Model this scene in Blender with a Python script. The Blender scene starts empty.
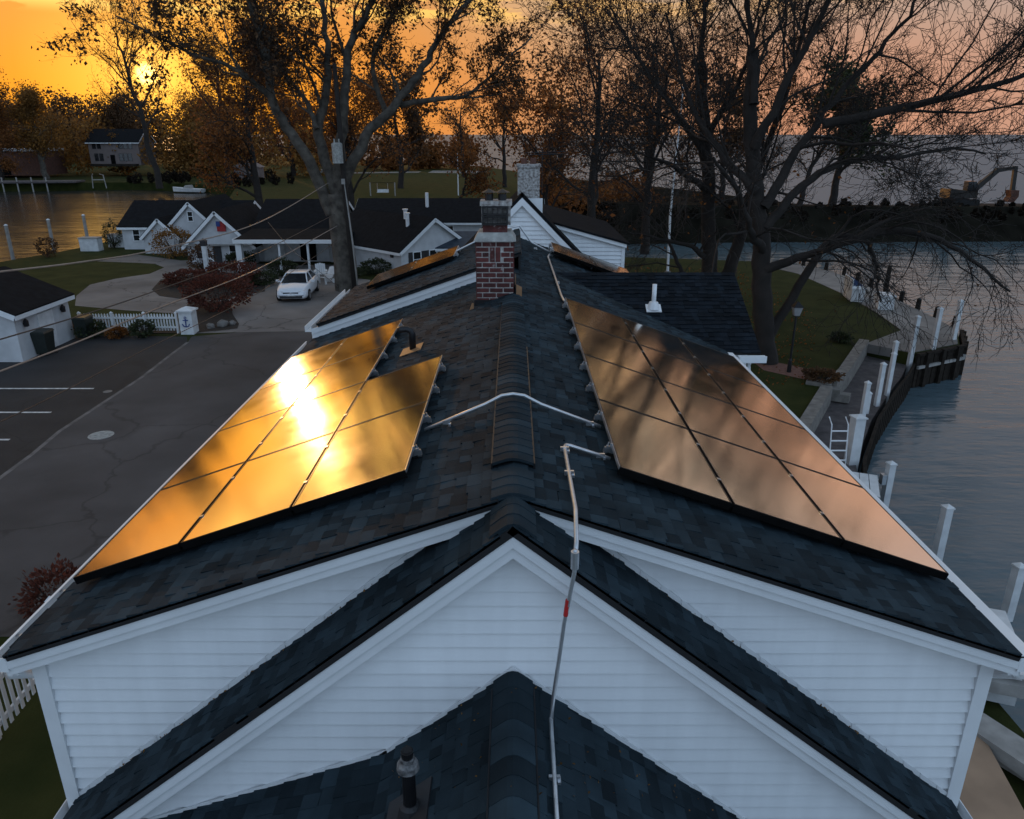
import bpy, bmesh, math, random
import numpy as np
from mathutils import Vector, Matrix

scene = bpy.context.scene
COL = scene.collection
R = math.radians

# ------------------------------------------------------------------ camera
CAMZ = 9.0
PITCH = math.degrees(math.atan(275.5/750.0))          # below the horizon
cam_d = bpy.data.cameras.new('camera')
cam = bpy.data.objects.new('camera', cam_d); COL.objects.link(cam)
cam.location = (0, 0, CAMZ)
cam.rotation_euler = (R(90-PITCH), 0, 0)
cam_d.sensor_fit = 'HORIZONTAL'; cam_d.sensor_width = 36.0
cam_d.lens = 750.0/1024*36.0
cam_d.shift_x = -1.0/1024
cam_d.clip_start = 0.1; cam_d.clip_end = 20000
scene.camera = cam

# ------------------------------------------------------------------ sky
SUN_AZ, SUN_EL = -24.06, 3.59
SD = Vector((math.sin(R(SUN_AZ))*math.cos(R(SUN_EL)), math.cos(R(SUN_AZ))*math.cos(R(SUN_EL)), math.sin(R(SUN_EL))))
W = bpy.data.worlds.new('World'); scene.world = W; W.use_nodes = True
nt = W.node_tree; nt.nodes.clear()
def N(t, **k):
    n = nt.nodes.new(t)
    for a, b in k.items(): setattr(n, a, b)
    return n
def lk(a, b): nt.links.new(a, b)
def val(x):
    n = N('ShaderNodeValue'); n.outputs[0].default_value = x; return n.outputs[0]
def mth(op, a, b=None, c=None, clamp=False):
    n = N('ShaderNodeMath', operation=op); n.use_clamp = clamp
    for i, x in enumerate((a, b, c)):
        if x is None: continue
        if isinstance(x, (int, float)): n.inputs[i].default_value = x
        else: lk(x, n.inputs[i])
    return n.outputs[0]
def ramp(fac, stops, interp='LINEAR'):
    n = N('ShaderNodeValToRGB'); cr = n.color_ramp; cr.interpolation = interp
    while len(cr.elements) < len(stops): cr.elements.new(0.5)
    for e, (p, c) in zip(cr.elements, stops):
        e.position = p; e.color = (*c, 1)
    lk(fac, n.inputs[0]); return n.outputs[0]
def mix(fac, a, b, mode='MIX'):
    n = N('ShaderNodeMix', data_type='RGBA', blend_type=mode)
    if isinstance(fac, (int, float)): n.inputs[0].default_value = fac
    else: lk(fac, n.inputs[0])
    for s, x in ((6, a), (7, b)):
        if isinstance(x, tuple): n.inputs[s].default_value = (*x, 1)
        else: lk(x, n.inputs[s])
    return n.outputs[2]
tc = N('ShaderNodeTexCoord'); nrm = N('ShaderNodeVectorMath', operation='NORMALIZE'); lk(tc.outputs['Generated'], nrm.inputs[0])
dirv = nrm.outputs[0]
sep = N('ShaderNodeSeparateXYZ'); lk(dirv, sep.inputs[0])
dot = N('ShaderNodeVectorMath', operation='DOT_PRODUCT'); lk(dirv, dot.inputs[0]); dot.inputs[1].default_value = SD
s01 = mth('MULTIPLY_ADD', dot.outputs['Value'], 0.5, 0.5)
def sp(deg): return 0.5+0.5*math.cos(R(deg))
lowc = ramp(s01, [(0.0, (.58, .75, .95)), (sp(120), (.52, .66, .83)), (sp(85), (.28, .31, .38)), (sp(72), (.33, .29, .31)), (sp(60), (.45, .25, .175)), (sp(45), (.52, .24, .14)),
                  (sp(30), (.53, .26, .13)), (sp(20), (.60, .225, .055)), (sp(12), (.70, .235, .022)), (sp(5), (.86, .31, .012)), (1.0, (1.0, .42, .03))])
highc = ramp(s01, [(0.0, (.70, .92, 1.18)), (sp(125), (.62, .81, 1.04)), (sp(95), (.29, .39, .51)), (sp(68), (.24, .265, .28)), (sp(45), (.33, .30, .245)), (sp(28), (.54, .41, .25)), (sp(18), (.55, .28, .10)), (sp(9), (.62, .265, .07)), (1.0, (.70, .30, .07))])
el = mth('ARCSINE', sep.outputs['Z'])
eld = mth('MULTIPLY', el, 180/math.pi)
mr = N('ShaderNodeMapRange', interpolation_type='SMOOTHSTEP'); lk(eld, mr.inputs[0]); mr.inputs[1].default_value = 1.5; mr.inputs[2].default_value = 13.0
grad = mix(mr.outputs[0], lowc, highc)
upc = ramp(s01, [(0.0, (.62, .90, 1.25)), (sp(105), (.42, .58, .80)), (sp(70), (.34, .45, .56)), (sp(40), (.38, .44, .49)), (sp(20), (.55, .46, .36)), (1.0, (.70, .50, .30))])
mu = N('ShaderNodeMapRange', interpolation_type='SMOOTHSTEP'); lk(eld, mu.inputs[0]); mu.inputs[1].default_value = 10.5; mu.inputs[2].default_value = 24.0
grad = mix(mu.outputs[0], grad, upc)
# clouds: streaky, lit gold from below near the sun, mauve away from it
mp = N('ShaderNodeMapping'); lk(dirv, mp.inputs[0]); mp.inputs['Scale'].default_value = (11.0, 11.0, 50.0); mp.inputs['Location'].default_value = (4.3, 2.4, 1.2)
nz = N('ShaderNodeTexNoise'); nz.inputs['Scale'].default_value = 1.6; nz.inputs['Detail'].default_value = 5.0; nz.inputs['Roughness'].default_value = 0.55
lk(mp.outputs[0], nz.inputs['Vector'])
cl = N('ShaderNodeMapRange', interpolation_type='SMOOTHSTEP'); lk(nz.outputs['Fac'], cl.inputs[0]); cl.inputs[1].default_value = 0.42; cl.inputs[2].default_value = 0.52
hi = N('ShaderNodeMapRange', interpolation_type='SMOOTHSTEP'); lk(eld, hi.inputs[0]); hi.inputs[1].default_value = 6.7; hi.inputs[2].default_value = 7.7
hi2 = N('ShaderNodeMapRange', interpolation_type='SMOOTHSTEP'); lk(eld, hi2.inputs[0]); hi2.inputs[1].default_value = 60.0; hi2.inputs[2].default_value = 25.0
cmask = mth('MULTIPLY', mth('MULTIPLY', cl.outputs[0], hi.outputs[0]), hi2.outputs[0])
ccol = ramp(s01, [(0.0, (.17, .23, .34)), (sp(90), (.25, .23, .27)), (sp(50), (.42, .28, .22)), (sp(30), (.75, .42, .14)), (sp(12), (1.0, .58, .12)), (1.0, (1.1, .65, .15))])
grad = mix(mth('MULTIPLY', cmask, 0.85), grad, ccol)
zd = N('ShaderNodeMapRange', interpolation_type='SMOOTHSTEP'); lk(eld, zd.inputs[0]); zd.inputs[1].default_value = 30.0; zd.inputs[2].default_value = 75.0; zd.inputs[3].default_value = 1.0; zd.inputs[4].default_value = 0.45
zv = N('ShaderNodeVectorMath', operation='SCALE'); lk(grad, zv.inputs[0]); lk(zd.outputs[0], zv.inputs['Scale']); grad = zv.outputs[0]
# sun disc and the glow of the air round it
ang = mth('MULTIPLY', mth('ARCCOSINE', mth('MINIMUM', dot.outputs['Value'], 0.9999999)), 180/math.pi)
disc = N('ShaderNodeMapRange', interpolation_type='SMOOTHSTEP'); lk(ang, disc.inputs[0]); disc.inputs[1].default_value = 0.80; disc.inputs[2].default_value = 0.40
disc.inputs[3].default_value = 0.0; disc.inputs[4].default_value = 3.2
glow = mth('MULTIPLY', mth('POWER', 2.718, mth('MULTIPLY', ang, -0.6)), 0.9)
g3 = mth('ADD', disc.outputs[0], glow)
gc = N('ShaderNodeVectorMath', operation='SCALE'); gc.inputs[0].default_value = (1.0, .60, .14); lk(g3, gc.inputs['Scale'])
addc = mix(1.0, grad, gc.outputs[0], 'ADD')
nish = N('ShaderNodeTexSky', sky_type='NISHITA'); nish.sun_disc = False; nish.sun_elevation = R(SUN_EL); nish.sun_rotation = R(SUN_AZ); nish.dust_density = 3.0
bg1 = N('ShaderNodeBackground'); lk(nish.outputs[0], bg1.inputs[0]); bg1.inputs[1].default_value = 0.0012
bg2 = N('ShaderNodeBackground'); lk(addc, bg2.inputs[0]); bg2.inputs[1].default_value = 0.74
ad = N('ShaderNodeAddShader'); lk(bg1.outputs[0], ad.inputs[0]); lk(bg2.outputs[0], ad.inputs[1])
out = N('ShaderNodeOutputWorld'); lk(ad.outputs[0], out.inputs[0])

# ------------------------------------------------------------------ sun lamp
sl = bpy.data.lights.new('sun', 'SUN'); sl.energy = 0.5; sl.angle = R(0.5); sl.color = (1.0, .50, .17)
so = bpy.data.objects.new('sun', sl); COL.objects.link(so); so.location = (0, 0, 60)
so.rotation_euler = (-SD).to_track_quat('-Z', 'Y').to_euler()

scene.view_settings.view_transform = 'Standard'; scene.view_settings.look = 'None'
scene.view_settings.exposure = 0.84; scene.view_settings.gamma = 1.0; scene.view_settings.use_curve_mapping = False
scene.cycles.max_bounces = 6; scene.cycles.diffuse_bounces = 2; scene.cycles.glossy_bounces = 3; scene.cycles.transmission_bounces = 3; scene.cycles.transparent_max_bounces = 4
scene.cycles.sample_clamp_indirect = 4.0; scene.cycles.sample_clamp_direct = 0
scene.cycles.use_denoising = True

# ------------------------------------------------------------------ materials
M = {}
def mat(name, col, rough=0.7, metal=0.0, var=0.25, scale=6.0, bump=0.0, bscale=None, island=0.0, spec=0.5, col2=None, detail=4.0, trans=0.0, coords='Object'):
    m = bpy.data.materials.new(name); m.use_nodes = True
    t = m.node_tree; t.nodes.clear()
    o = t.nodes.new('ShaderNodeOutputMaterial'); b = t.nodes.new('ShaderNodeBsdfPrincipled')
    b.inputs['Roughness'].default_value = rough; b.inputs['Metallic'].default_value = metal
    b.inputs['Specular IOR Level'].default_value = spec
    tcn = t.nodes.new('ShaderNodeTexCoord')
    n = t.nodes.new('ShaderNodeTexNoise'); n.inputs['Scale'].default_value = scale; n.inputs['Detail'].default_value = detail
    t.links.new(tcn.outputs[coords], n.inputs['Vector'])
    mx = t.nodes.new('ShaderNodeMix'); mx.data_type = 'RGBA'
    c2 = col2 if col2 else tuple(c*(1+var) for c in col)
    c1 = col if col2 else tuple(c*(1-var) for c in col)
    mx.inputs[6].default_value = (*c1, 1); mx.inputs[7].default_value = (*c2, 1)
    mrn = t.nodes.new('ShaderNodeMapRange'); mrn.inputs[1].default_value = 0.3; mrn.inputs[2].default_value = 0.7
    t.links.new(n.outputs['Fac'], mrn.inputs[0]); t.links.new(mrn.outputs[0], mx.inputs[0])
    last = mx.outputs[2]
    if island:
        g = t.nodes.new('ShaderNodeNewGeometry')
        r2 = t.nodes.new('ShaderNodeMapRange'); r2.inputs[3].default_value = 1-island; r2.inputs[4].default_value = 1+island
        t.links.new(g.outputs['Random Per Island'], r2.inputs[0])
        v = t.nodes.new('ShaderNodeVectorMath'); v.operation = 'SCALE'
        t.links.new(last, v.inputs[0]); t.links.new(r2.outputs[0], v.inputs['Scale']); last = v.outputs[0]
    t.links.new(last, b.inputs['Base Color'])
    if bump:
        n2 = t.nodes.new('ShaderNodeTexNoise'); n2.inputs['Scale'].default_value = bscale or scale*4; n2.inputs['Detail'].default_value = 5
        t.links.new(tcn.outputs[coords], n2.inputs['Vector'])
        bp = t.nodes.new('ShaderNodeBump'); bp.inputs['Strength'].default_value = bump; bp.inputs['Distance'].default_value = 0.02
        t.links.new(n2.outputs['Fac'], bp.inputs['Height']); t.links.new(bp.outputs[0], b.inputs['Normal'])
    if trans:
        tr = t.nodes.new('ShaderNodeBsdfTranslucent'); t.links.new(last, tr.inputs[0])
        ms = t.nodes.new('ShaderNodeMixShader'); ms.inputs[0].default_value = trans
        t.links.new(b.outputs[0], ms.inputs[1]); t.links.new(tr.outputs[0], ms.inputs[2]); t.links.new(ms.outputs[0], o.inputs[0])
    else:
        t.links.new(b.outputs[0], o.inputs[0])
    M[name] = m; return m

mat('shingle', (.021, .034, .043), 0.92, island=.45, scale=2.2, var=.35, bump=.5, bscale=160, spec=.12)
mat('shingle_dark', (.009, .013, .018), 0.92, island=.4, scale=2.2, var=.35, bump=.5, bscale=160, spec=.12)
mat('shingle_edge', (.010, .010, .011), .8)
mat('siding', (.80, .82, .83), .5, scale=.7, var=.03, bump=.03, bscale=40)
mat('trim', (.77, .79, .80), .45, scale=3, var=.05)
mat('brick', (.085, .022, .020), .85, island=.45, scale=14, var=.35, bump=.5, bscale=90)
mat('mortar', (.50, .48, .45), .9, scale=20, var=.25)
mat('painted_brick', (.55, .54, .52), .85, scale=18, col2=(.10, .075, .065), bump=.4, bscale=60)
mat('stone_cap', (.33, .33, .31), .9, scale=9, var=.3, bump=.4)
mat('black_metal', (.014, .014, .016), .45, metal=.3)
mat('dark_plastic', (.02, .02, .022), .6)
mat('frame_black', (.03, .028, .027), .35, metal=.6)
mat('aluminium', (.62, .63, .65), .32, metal=.9, var=.08)
mat('galvanised', (.60, .62, .64), .35, metal=.75, var=.12, scale=12)
mat('white_pvc', (.78, .79, .80), .4, var=.05)
mat('red_tape', (.45, .02, .02), .5)
mat('pipe_paint', (.25, .25, .25), .6, scale=26, col2=(.015, .015, .017))
mat('copper_flash', (.32, .17, .08), .5, var=.2)
mat('asphalt', (.020, .019, .020), .9, scale=.7, var=.28, bump=.25, bscale=60)
mat('asphalt_old', (.058, .054, .055), .9, scale=.45, var=.22, bump=.3, bscale=50)
mat('concrete', (.17, .155, .145), .9, scale=.6, var=.16, bump=.2, bscale=30)
mat('concrete_dock', (.20, .185, .17), .9, scale=1.2, var=.2, bump=.2, bscale=30)
mat('gravel', (.085, .072, .070), .95, scale=3.0, var=.35, bump=.7, bscale=24)
mat('line_paint', (.55, .55, .54), .8, scale=6, var=.3)
mat('edge_paint', (.13, .12, .115), .9, scale=2, var=.45)
mat('grass', (.018, .026, .006), .95, scale=.8, col2=(.040, .043, .012), bump=.8, bscale=18, spec=.1)
mat('soil', (.020, .014, .010), .95, scale=4, var=.4, bump=.8, bscale=20)
mat('brick_path', (.16, .075, .055), .9, scale=8, var=.3)
mat('stone_wall', (.19, .175, .155), .9, scale=4, var=.3, bump=.6, bscale=14)
mat('bark', (.085, .070, .058), .95, scale=1.1, var=.4, bump=.9, bscale=9)
mat('bark_dark', (.022, .017, .014), .95, scale=2, var=.35, bump=.8, bscale=9)
mat('bark_pale', (.12, .105, .085), .9, scale=2.6, col2=(.035, .028, .022), bump=.7, bscale=7)
mat('leaf_dark', (.018, .014, .010), .9, island=.4, scale=.4, var=.3, spec=.1)
mat('leaf_brown', (.10, .050, .020), .8, island=.5, scale=.4, var=.3, trans=.35)
mat('leaf_orange', (.20, .075, .016), .8, island=.5, scale=.3, var=.35, trans=.4)
mat('leaf_gold', (.22, .105, .020), .8, island=.5, scale=.3, var=.35, trans=.4)
mat('leaf_green', (.035, .045, .016), .8, island=.5, scale=.4, var=.35, trans=.25)
mat('leaf_red', (.10, .028, .016), .8, island=.5, scale=.6, var=.35, trans=.3)
mat('roof_far', (.009, .010, .012), .95, scale=3, var=.3, bump=.3, bscale=30, spec=.1)
mat('roof_blue', (.030, .045, .065), .7, scale=3, var=.3)
mat('wall_far', (.52, .53, .54), .7, scale=1.6, var=.12)
mat('lantern_glass', (.30, .30, .30), .12, var=.1)
mat('wall_pink', (.17, .135, .125), .8, scale=1.0, var=.1)
mat('wall_brick_far', (.10, .045, .032), .9, scale=3, var=.3)
mat('window_glass', (.012, .014, .017), .12, spec=.8)
mat('matte_black', (.006, .006, .006), .95, spec=.03)  # near-black for doors, gap strips and the shade painted under the arrays
mat('wood_dark', (.026, .021, .017), .95, spec=.1, scale=5, var=.4, bump=.5, bscale=20)
mat('wood_white', (.62, .63, .63), .75, scale=3, var=.14, bump=.2, bscale=20)
mat('wood_grey', (.30, .285, .265), .85, scale=4, var=.2, bump=.3)
mat('plywood', (.34, .22, .14), .8, scale=2, var=.15)
mat('car_paint', (.72, .74, .77), .18, var=.02, spec=.6)
mat('tyre', (.012, .012, .012), .85)
mat('lamp_glass', (.65, .66, .68), .12, var=.03)
mat('plastic_green', (.012, .018, .015), .5)
mat('cable', (.055, .045, .04), .5, var=.15)
mat('cable_pale', (.30, .26, .23), .45, metal=.3, var=.15)
mat('flag_red', (.35, .03, .03), .8); mat('flag_blue', (.03, .06, .22), .8)
mat('blue_cloth', (.02, .04, .10), .8)
mat('machine', (.016, .012, .009), .6, scale=3, var=.35)
mat('barge_rust', (.085, .03, .018), .8, scale=1.5, var=.4)
mat('spit_earth', (.012, .011, .008), .95, spec=.03, scale=.5, var=.5, bump=.8, bscale=4)
mat('pond_weed', (.10, .11, .11), .9)

t_ = M['brick'].node_tree; b_ = [n for n in t_.nodes if n.type == 'BSDF_PRINCIPLED'][0]; src_ = b_.inputs['Base Color'].links[0].from_socket
n_ = t_.nodes.new('ShaderNodeTexNoise'); n_.inputs['Scale'].default_value = 5.0; n_.inputs['Detail'].default_value = 8; n_.inputs['Roughness'].default_value = .75
t_.links.new([n for n in t_.nodes if n.type == 'TEX_COORD'][0].outputs['Object'], n_.inputs['Vector'])
r_ = t_.nodes.new('ShaderNodeMapRange'); r_.inputs[1].default_value = .60; r_.inputs[2].default_value = .68; t_.links.new(n_.outputs['Fac'], r_.inputs[0])
x_ = t_.nodes.new('ShaderNodeMix'); x_.data_type = 'RGBA'; t_.links.new(r_.outputs[0], x_.inputs[0]); t_.links.new(src_, x_.inputs[6]); x_.inputs[7].default_value = (.48, .44, .42, 1); t_.links.new(x_.outputs[2], b_.inputs['Base Color'])
# weather streaks on the siding
t_ = M['siding'].node_tree; b_ = [n for n in t_.nodes if n.type == 'BSDF_PRINCIPLED'][0]; src_ = b_.inputs['Base Color'].links[0].from_socket
m_ = t_.nodes.new('ShaderNodeMapping'); m_.inputs['Scale'].default_value = (7, 7, .5); t_.links.new([n for n in t_.nodes if n.type == 'TEX_COORD'][0].outputs['Object'], m_.inputs[0])
n_ = t_.nodes.new('ShaderNodeTexNoise'); n_.inputs['Scale'].default_value = 1.0; n_.inputs['Detail'].default_value = 6; t_.links.new(m_.outputs[0], n_.inputs['Vector'])
r_ = t_.nodes.new('ShaderNodeMapRange'); r_.inputs[1].default_value = .35; r_.inputs[2].default_value = .7; r_.inputs[3].default_value = .95; r_.inputs[4].default_value = 1.02; t_.links.new(n_.outputs['Fac'], r_.inputs[0])
v_ = t_.nodes.new('ShaderNodeVectorMath'); v_.operation = 'SCALE'; t_.links.new(src_, v_.inputs[0]); t_.links.new(r_.outputs[0], v_.inputs['Scale']); t_.links.new(v_.outputs[0], b_.inputs['Base Color'])
def pave(name, crack=.35, scale=.22):
    t = M[name].node_tree; b = [n for n in t.nodes if n.type == 'BSDF_PRINCIPLED'][0]; src = b.inputs['Base Color'].links[0].from_socket
    tcn = [n for n in t.nodes if n.type == 'TEX_COORD'][0]
    wn = t.nodes.new('ShaderNodeTexNoise'); wn.inputs['Scale'].default_value = .9; wn.inputs['Detail'].default_value = 4; t.links.new(tcn.outputs['Object'], wn.inputs['Vector'])
    ad_ = t.nodes.new('ShaderNodeVectorMath'); ad_.operation = 'MULTIPLY_ADD'; t.links.new(wn.outputs['Color'], ad_.inputs[0]); ad_.inputs[1].default_value = (1.6, 1.6, 0); t.links.new(tcn.outputs['Object'], ad_.inputs[2])
    vo = t.nodes.new('ShaderNodeTexVoronoi'); vo.feature = 'DISTANCE_TO_EDGE'; vo.inputs['Scale'].default_value = scale; t.links.new(ad_.outputs[0], vo.inputs['Vector'])
    m1 = t.nodes.new('ShaderNodeMapRange'); m1.inputs[1].default_value = .002; m1.inputs[2].default_value = .012; m1.inputs[3].default_value = crack; m1.inputs[4].default_value = 1.0; t.links.new(vo.outputs['Distance'], m1.inputs[0])
    sn = t.nodes.new('ShaderNodeTexNoise'); sn.inputs['Scale'].default_value = .16; sn.inputs['Detail'].default_value = 6; t.links.new(ad_.outputs[0], sn.inputs['Vector'])
    m2 = t.nodes.new('ShaderNodeMapRange'); m2.inputs[1].default_value = .35; m2.inputs[2].default_value = .65; m2.inputs[3].default_value = .68; m2.inputs[4].default_value = 1.25; t.links.new(sn.outputs['Fac'], m2.inputs[0])
    mu_ = t.nodes.new('ShaderNodeMath'); mu_.operation = 'MULTIPLY'; t.links.new(m1.outputs[0], mu_.inputs[0]); t.links.new(m2.outputs[0], mu_.inputs[1])
    v = t.nodes.new('ShaderNodeVectorMath'); v.operation = 'SCALE'; t.links.new(src, v.inputs[0]); t.links.new(mu_.outputs[0], v.inputs['Scale']); t.links.new(v.outputs[0], b.inputs['Base Color'])
pave('asphalt', .6); pave('asphalt_old', .65, .16); pave('concrete', .5, .2); pave('concrete_dock', .6, .3)
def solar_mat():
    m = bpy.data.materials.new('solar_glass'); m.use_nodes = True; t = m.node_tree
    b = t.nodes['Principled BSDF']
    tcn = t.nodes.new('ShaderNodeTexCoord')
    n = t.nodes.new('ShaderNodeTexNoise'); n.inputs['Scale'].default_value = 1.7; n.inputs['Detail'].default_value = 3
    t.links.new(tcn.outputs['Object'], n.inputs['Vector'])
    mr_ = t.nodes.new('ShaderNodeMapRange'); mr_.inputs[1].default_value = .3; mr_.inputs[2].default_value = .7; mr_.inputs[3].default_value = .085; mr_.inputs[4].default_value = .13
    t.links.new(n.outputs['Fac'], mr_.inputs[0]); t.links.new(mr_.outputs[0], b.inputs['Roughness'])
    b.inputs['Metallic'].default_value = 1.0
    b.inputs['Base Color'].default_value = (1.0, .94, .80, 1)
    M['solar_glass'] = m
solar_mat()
def water_mat(name_, rough_, bump_, base_):
    m = bpy.data.materials.new(name_); m.use_nodes = True; t = m.node_tree
    b = t.nodes['Principled BSDF']
    b.inputs['Base Color'].default_value = base_; b.inputs['Roughness'].default_value = rough_; b.inputs['IOR'].default_value = 1.33
    g = t.nodes.new('ShaderNodeTexCoord')
    hs = []
    for sc_, dist in (((.35, 1.1, 1), .35), ((1.6, 3.6, 1), .09), ((.05, .16, 1), 1.0)):
        mp_ = t.nodes.new('ShaderNodeMapping'); mp_.inputs['Scale'].default_value = sc_; t.links.new(g.outputs['Object'], mp_.inputs[0])
        n = t.nodes.new('ShaderNodeTexNoise'); n.inputs['Scale'].default_value = 1.0; n.inputs['Detail'].default_value = 3; t.links.new(mp_.outputs[0], n.inputs['Vector'])
        v = t.nodes.new('ShaderNodeMath'); v.operation = 'MULTIPLY'; v.inputs[1].default_value = dist; t.links.new(n.outputs['Fac'], v.inputs[0]); hs.append(v)
    a = t.nodes.new('ShaderNodeMath'); t.links.new(hs[0].outputs[0], a.inputs[0]); t.links.new(hs[1].outputs[0], a.inputs[1])
    a2 = t.nodes.new('ShaderNodeMath'); t.links.new(a.outputs[0], a2.inputs[0]); t.links.new(hs[2].outputs[0], a2.inputs[1])
    bp = t.nodes.new('ShaderNodeBump'); bp.inputs['Strength'].default_value = bump_; bp.inputs['Distance'].default_value = .25
    t.links.new(a2.outputs[0], bp.inputs['Height']); t.links.new(bp.outputs[0], b.inputs['Normal'])
    M[name_] = m
water_mat('water', .15, 1.0, (.085, .125, .145, 1)); water_mat('canal_water', .17, .8, (.03, .03, .03, 1)); water_mat('lake_water', .55, .6, (.12, .14, .16, 1))

# ------------------------------------------------------------------ mesh helpers
class MB:
    """collects shapes, builds ONE mesh object"""
    def __init__(s): s.v = []; s.f = []; s.mi = []; s.cur = 0
    def add(s, vs, fs):
        o = len(s.v); s.v += [tuple(p) for p in vs]
        for f in fs: s.f.append(tuple(i+o for i in f)); s.mi.append(s.cur)
        return s
    def hexa(s, a):   # 8 points: 0-3 bottom ring, 4-7 top ring
        return s.add(a, [(3, 2, 1, 0), (4, 5, 6, 7), (0, 1, 5, 4), (1, 2, 6, 5), (2, 3, 7, 6), (3, 0, 4, 7)])
    def box(s, x0, x1, y0, y1, z0, z1):
        return s.hexa([(x0, y0, z0), (x1, y0, z0), (x1, y1, z0), (x0, y1, z0), (x0, y0, z1), (x1, y0, z1), (x1, y1, z1), (x0, y1, z1)])
    def cbox(s, c, size, rz=0):
        ca, sa = math.cos(rz), math.sin(rz); hx, hy, hz = (q/2 for q in size)
        P = []
        for z in (-hz, hz):
            for x, y in ((-hx, -hy), (hx, -hy), (hx, hy), (-hx, hy)):
                P.append((c[0]+x*ca-y*sa, c[1]+x*sa+y*ca, c[2]+z))
        return s.hexa(P)
    def frame(s, o, U, V, Wn, u0, u1, v0, v1, w0, w1):   # box in a local frame
        P = []
        for w in (w0, w1):
            for u, v in ((u0, v0), (u1, v0), (u1, v1), (u0, v1)):
                P.append(o+U*u+V*v+Wn*w)
        return s.hexa(P)
    def xz(s, poly, y0, y1):       # polygon in XZ pushed along Y
        n = len(poly)
        vs = [(x, y0, z) for x, z in poly]+[(x, y1, z) for x, z in poly]
        fs = [tuple(range(n)), tuple(range(2*n-1, n-1, -1))]+[(i, i+n, (i+1) % n+n, (i+1) % n) for i in range(n)]
        return s.add(vs, fs)
    def yz(s, poly, x0, x1):
        n = len(poly)
        vs = [(x0, y, z) for y, z in poly]+[(x1, y, z) for y, z in poly]
        fs = [tuple(range(n)), tuple(range(2*n-1, n-1, -1))]+[(i, i+n, (i+1) % n+n, (i+1) % n) for i in range(n)]
        return s.add(vs, fs)
    def xy(s, poly, z0, z1):
        n = len(poly)
        vs = [(x, y, z0) for x, y in poly]+[(x, y, z1) for x, y in poly]
        fs = [tuple(range(n-1, -1, -1)), tuple(range(n, 2*n))]+[(i, (i+1) % n, (i+1) % n+n, i+n) for i in range(n)]
        return s.add(vs, fs)
    def tube(s, pts, r, n=8, cap=True):
        pts = [Vector(p) for p in pts]
        rs = r if isinstance(r, (list, tuple)) else [r]*len(pts)
        o = len(s.v); k = len(pts)
        for i, p in enumerate(pts):
            d = (pts[min(i+1, k-1)]-pts[max(i-1, 0)]).normalized()
            ref = Vector((0, 0, 1)) if abs(d.z) < .9 else Vector((1, 0, 0))
            a = d.cross(ref).normalized(); b = d.cross(a)
            for j in range(n):
                t = 2*math.pi*j/n
                s.v.append(tuple(p+(a*math.cos(t)+b*math.sin(t))*rs[i]))
        for i in range(k-1):
            for j in range(n):
                s.f.append((o+i*n+j, o+i*n+(j+1) % n, o+(i+1)*n+(j+1) % n, o+(i+1)*n+j)); s.mi.append(s.cur)
        if cap:
            s.f.append(tuple(o+j for j in range(n-1, -1, -1))); s.mi.append(s.cur)
            s.f.append(tuple(o+(k-1)*n+j for j in range(n))); s.mi.append(s.cur)
        return s
    def build(s, name, m, parent=None, oz=0.0, smooth=False):
        me = bpy.data.meshes.new(name)
        vs = [(x, y, z+oz) for x, y, z in s.v] if oz else s.v
        me.from_pydata(vs, [], s.f); me.update()
        for q in (m if isinstance(m, list) else [m]): me.materials.append(M[q])
        if isinstance(m, list): me.polygons.foreach_set('material_index', s.mi)
        if smooth: me.polygons.foreach_set('use_smooth', [True]*len(me.polygons))
        bm = bmesh.new(); bm.from_mesh(me); bmesh.ops.recalc_face_normals(bm, faces=bm.faces); bm.to_mesh(me); bm.free()
        o = bpy.data.objects.new(name, me); COL.objects.link(o)
        if parent:
            o.parent = parent; o.matrix_parent_inverse = Matrix.Identity(4)
            pw = Vector((0, 0, 0)); q = parent
            inv = world(parent).inverted(); me.transform(inv)
        return o
def world(o):
    m = o.matrix_basis.copy()
    while o.parent: o = o.parent; m = o.matrix_basis @ m
    return m
def tag(o, label=None, cat=None, group=None, kind=None):
    for k, v in (('label', label), ('category', cat), ('group', group), ('kind', kind)):
        if v: o[k] = v
    return o
def thing(name, label, cat, loc=(0, 0, 0), group=None, rz=0.0):
    o = bpy.data.objects.new(name, None); COL.objects.link(o); o.empty_display_size = .2
    o.location = loc; o.rotation_euler = (0, 0, rz)
    return tag(o, label, cat, group)
def clone(o, parent=None):
    c = o.copy(); COL.objects.link(c)
    if parent: c.parent = parent
    for ch in list(o.children): clone(ch, c)
    return c
def struct(o): o['kind'] = 'structure'; return o
K = 1.169                       # metres of the surroundings per survey unit
def k2(l): return [(x*K, y*K) for x, y in l]
rng = random.Random(7); nrg = np.random.default_rng(11)

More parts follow.
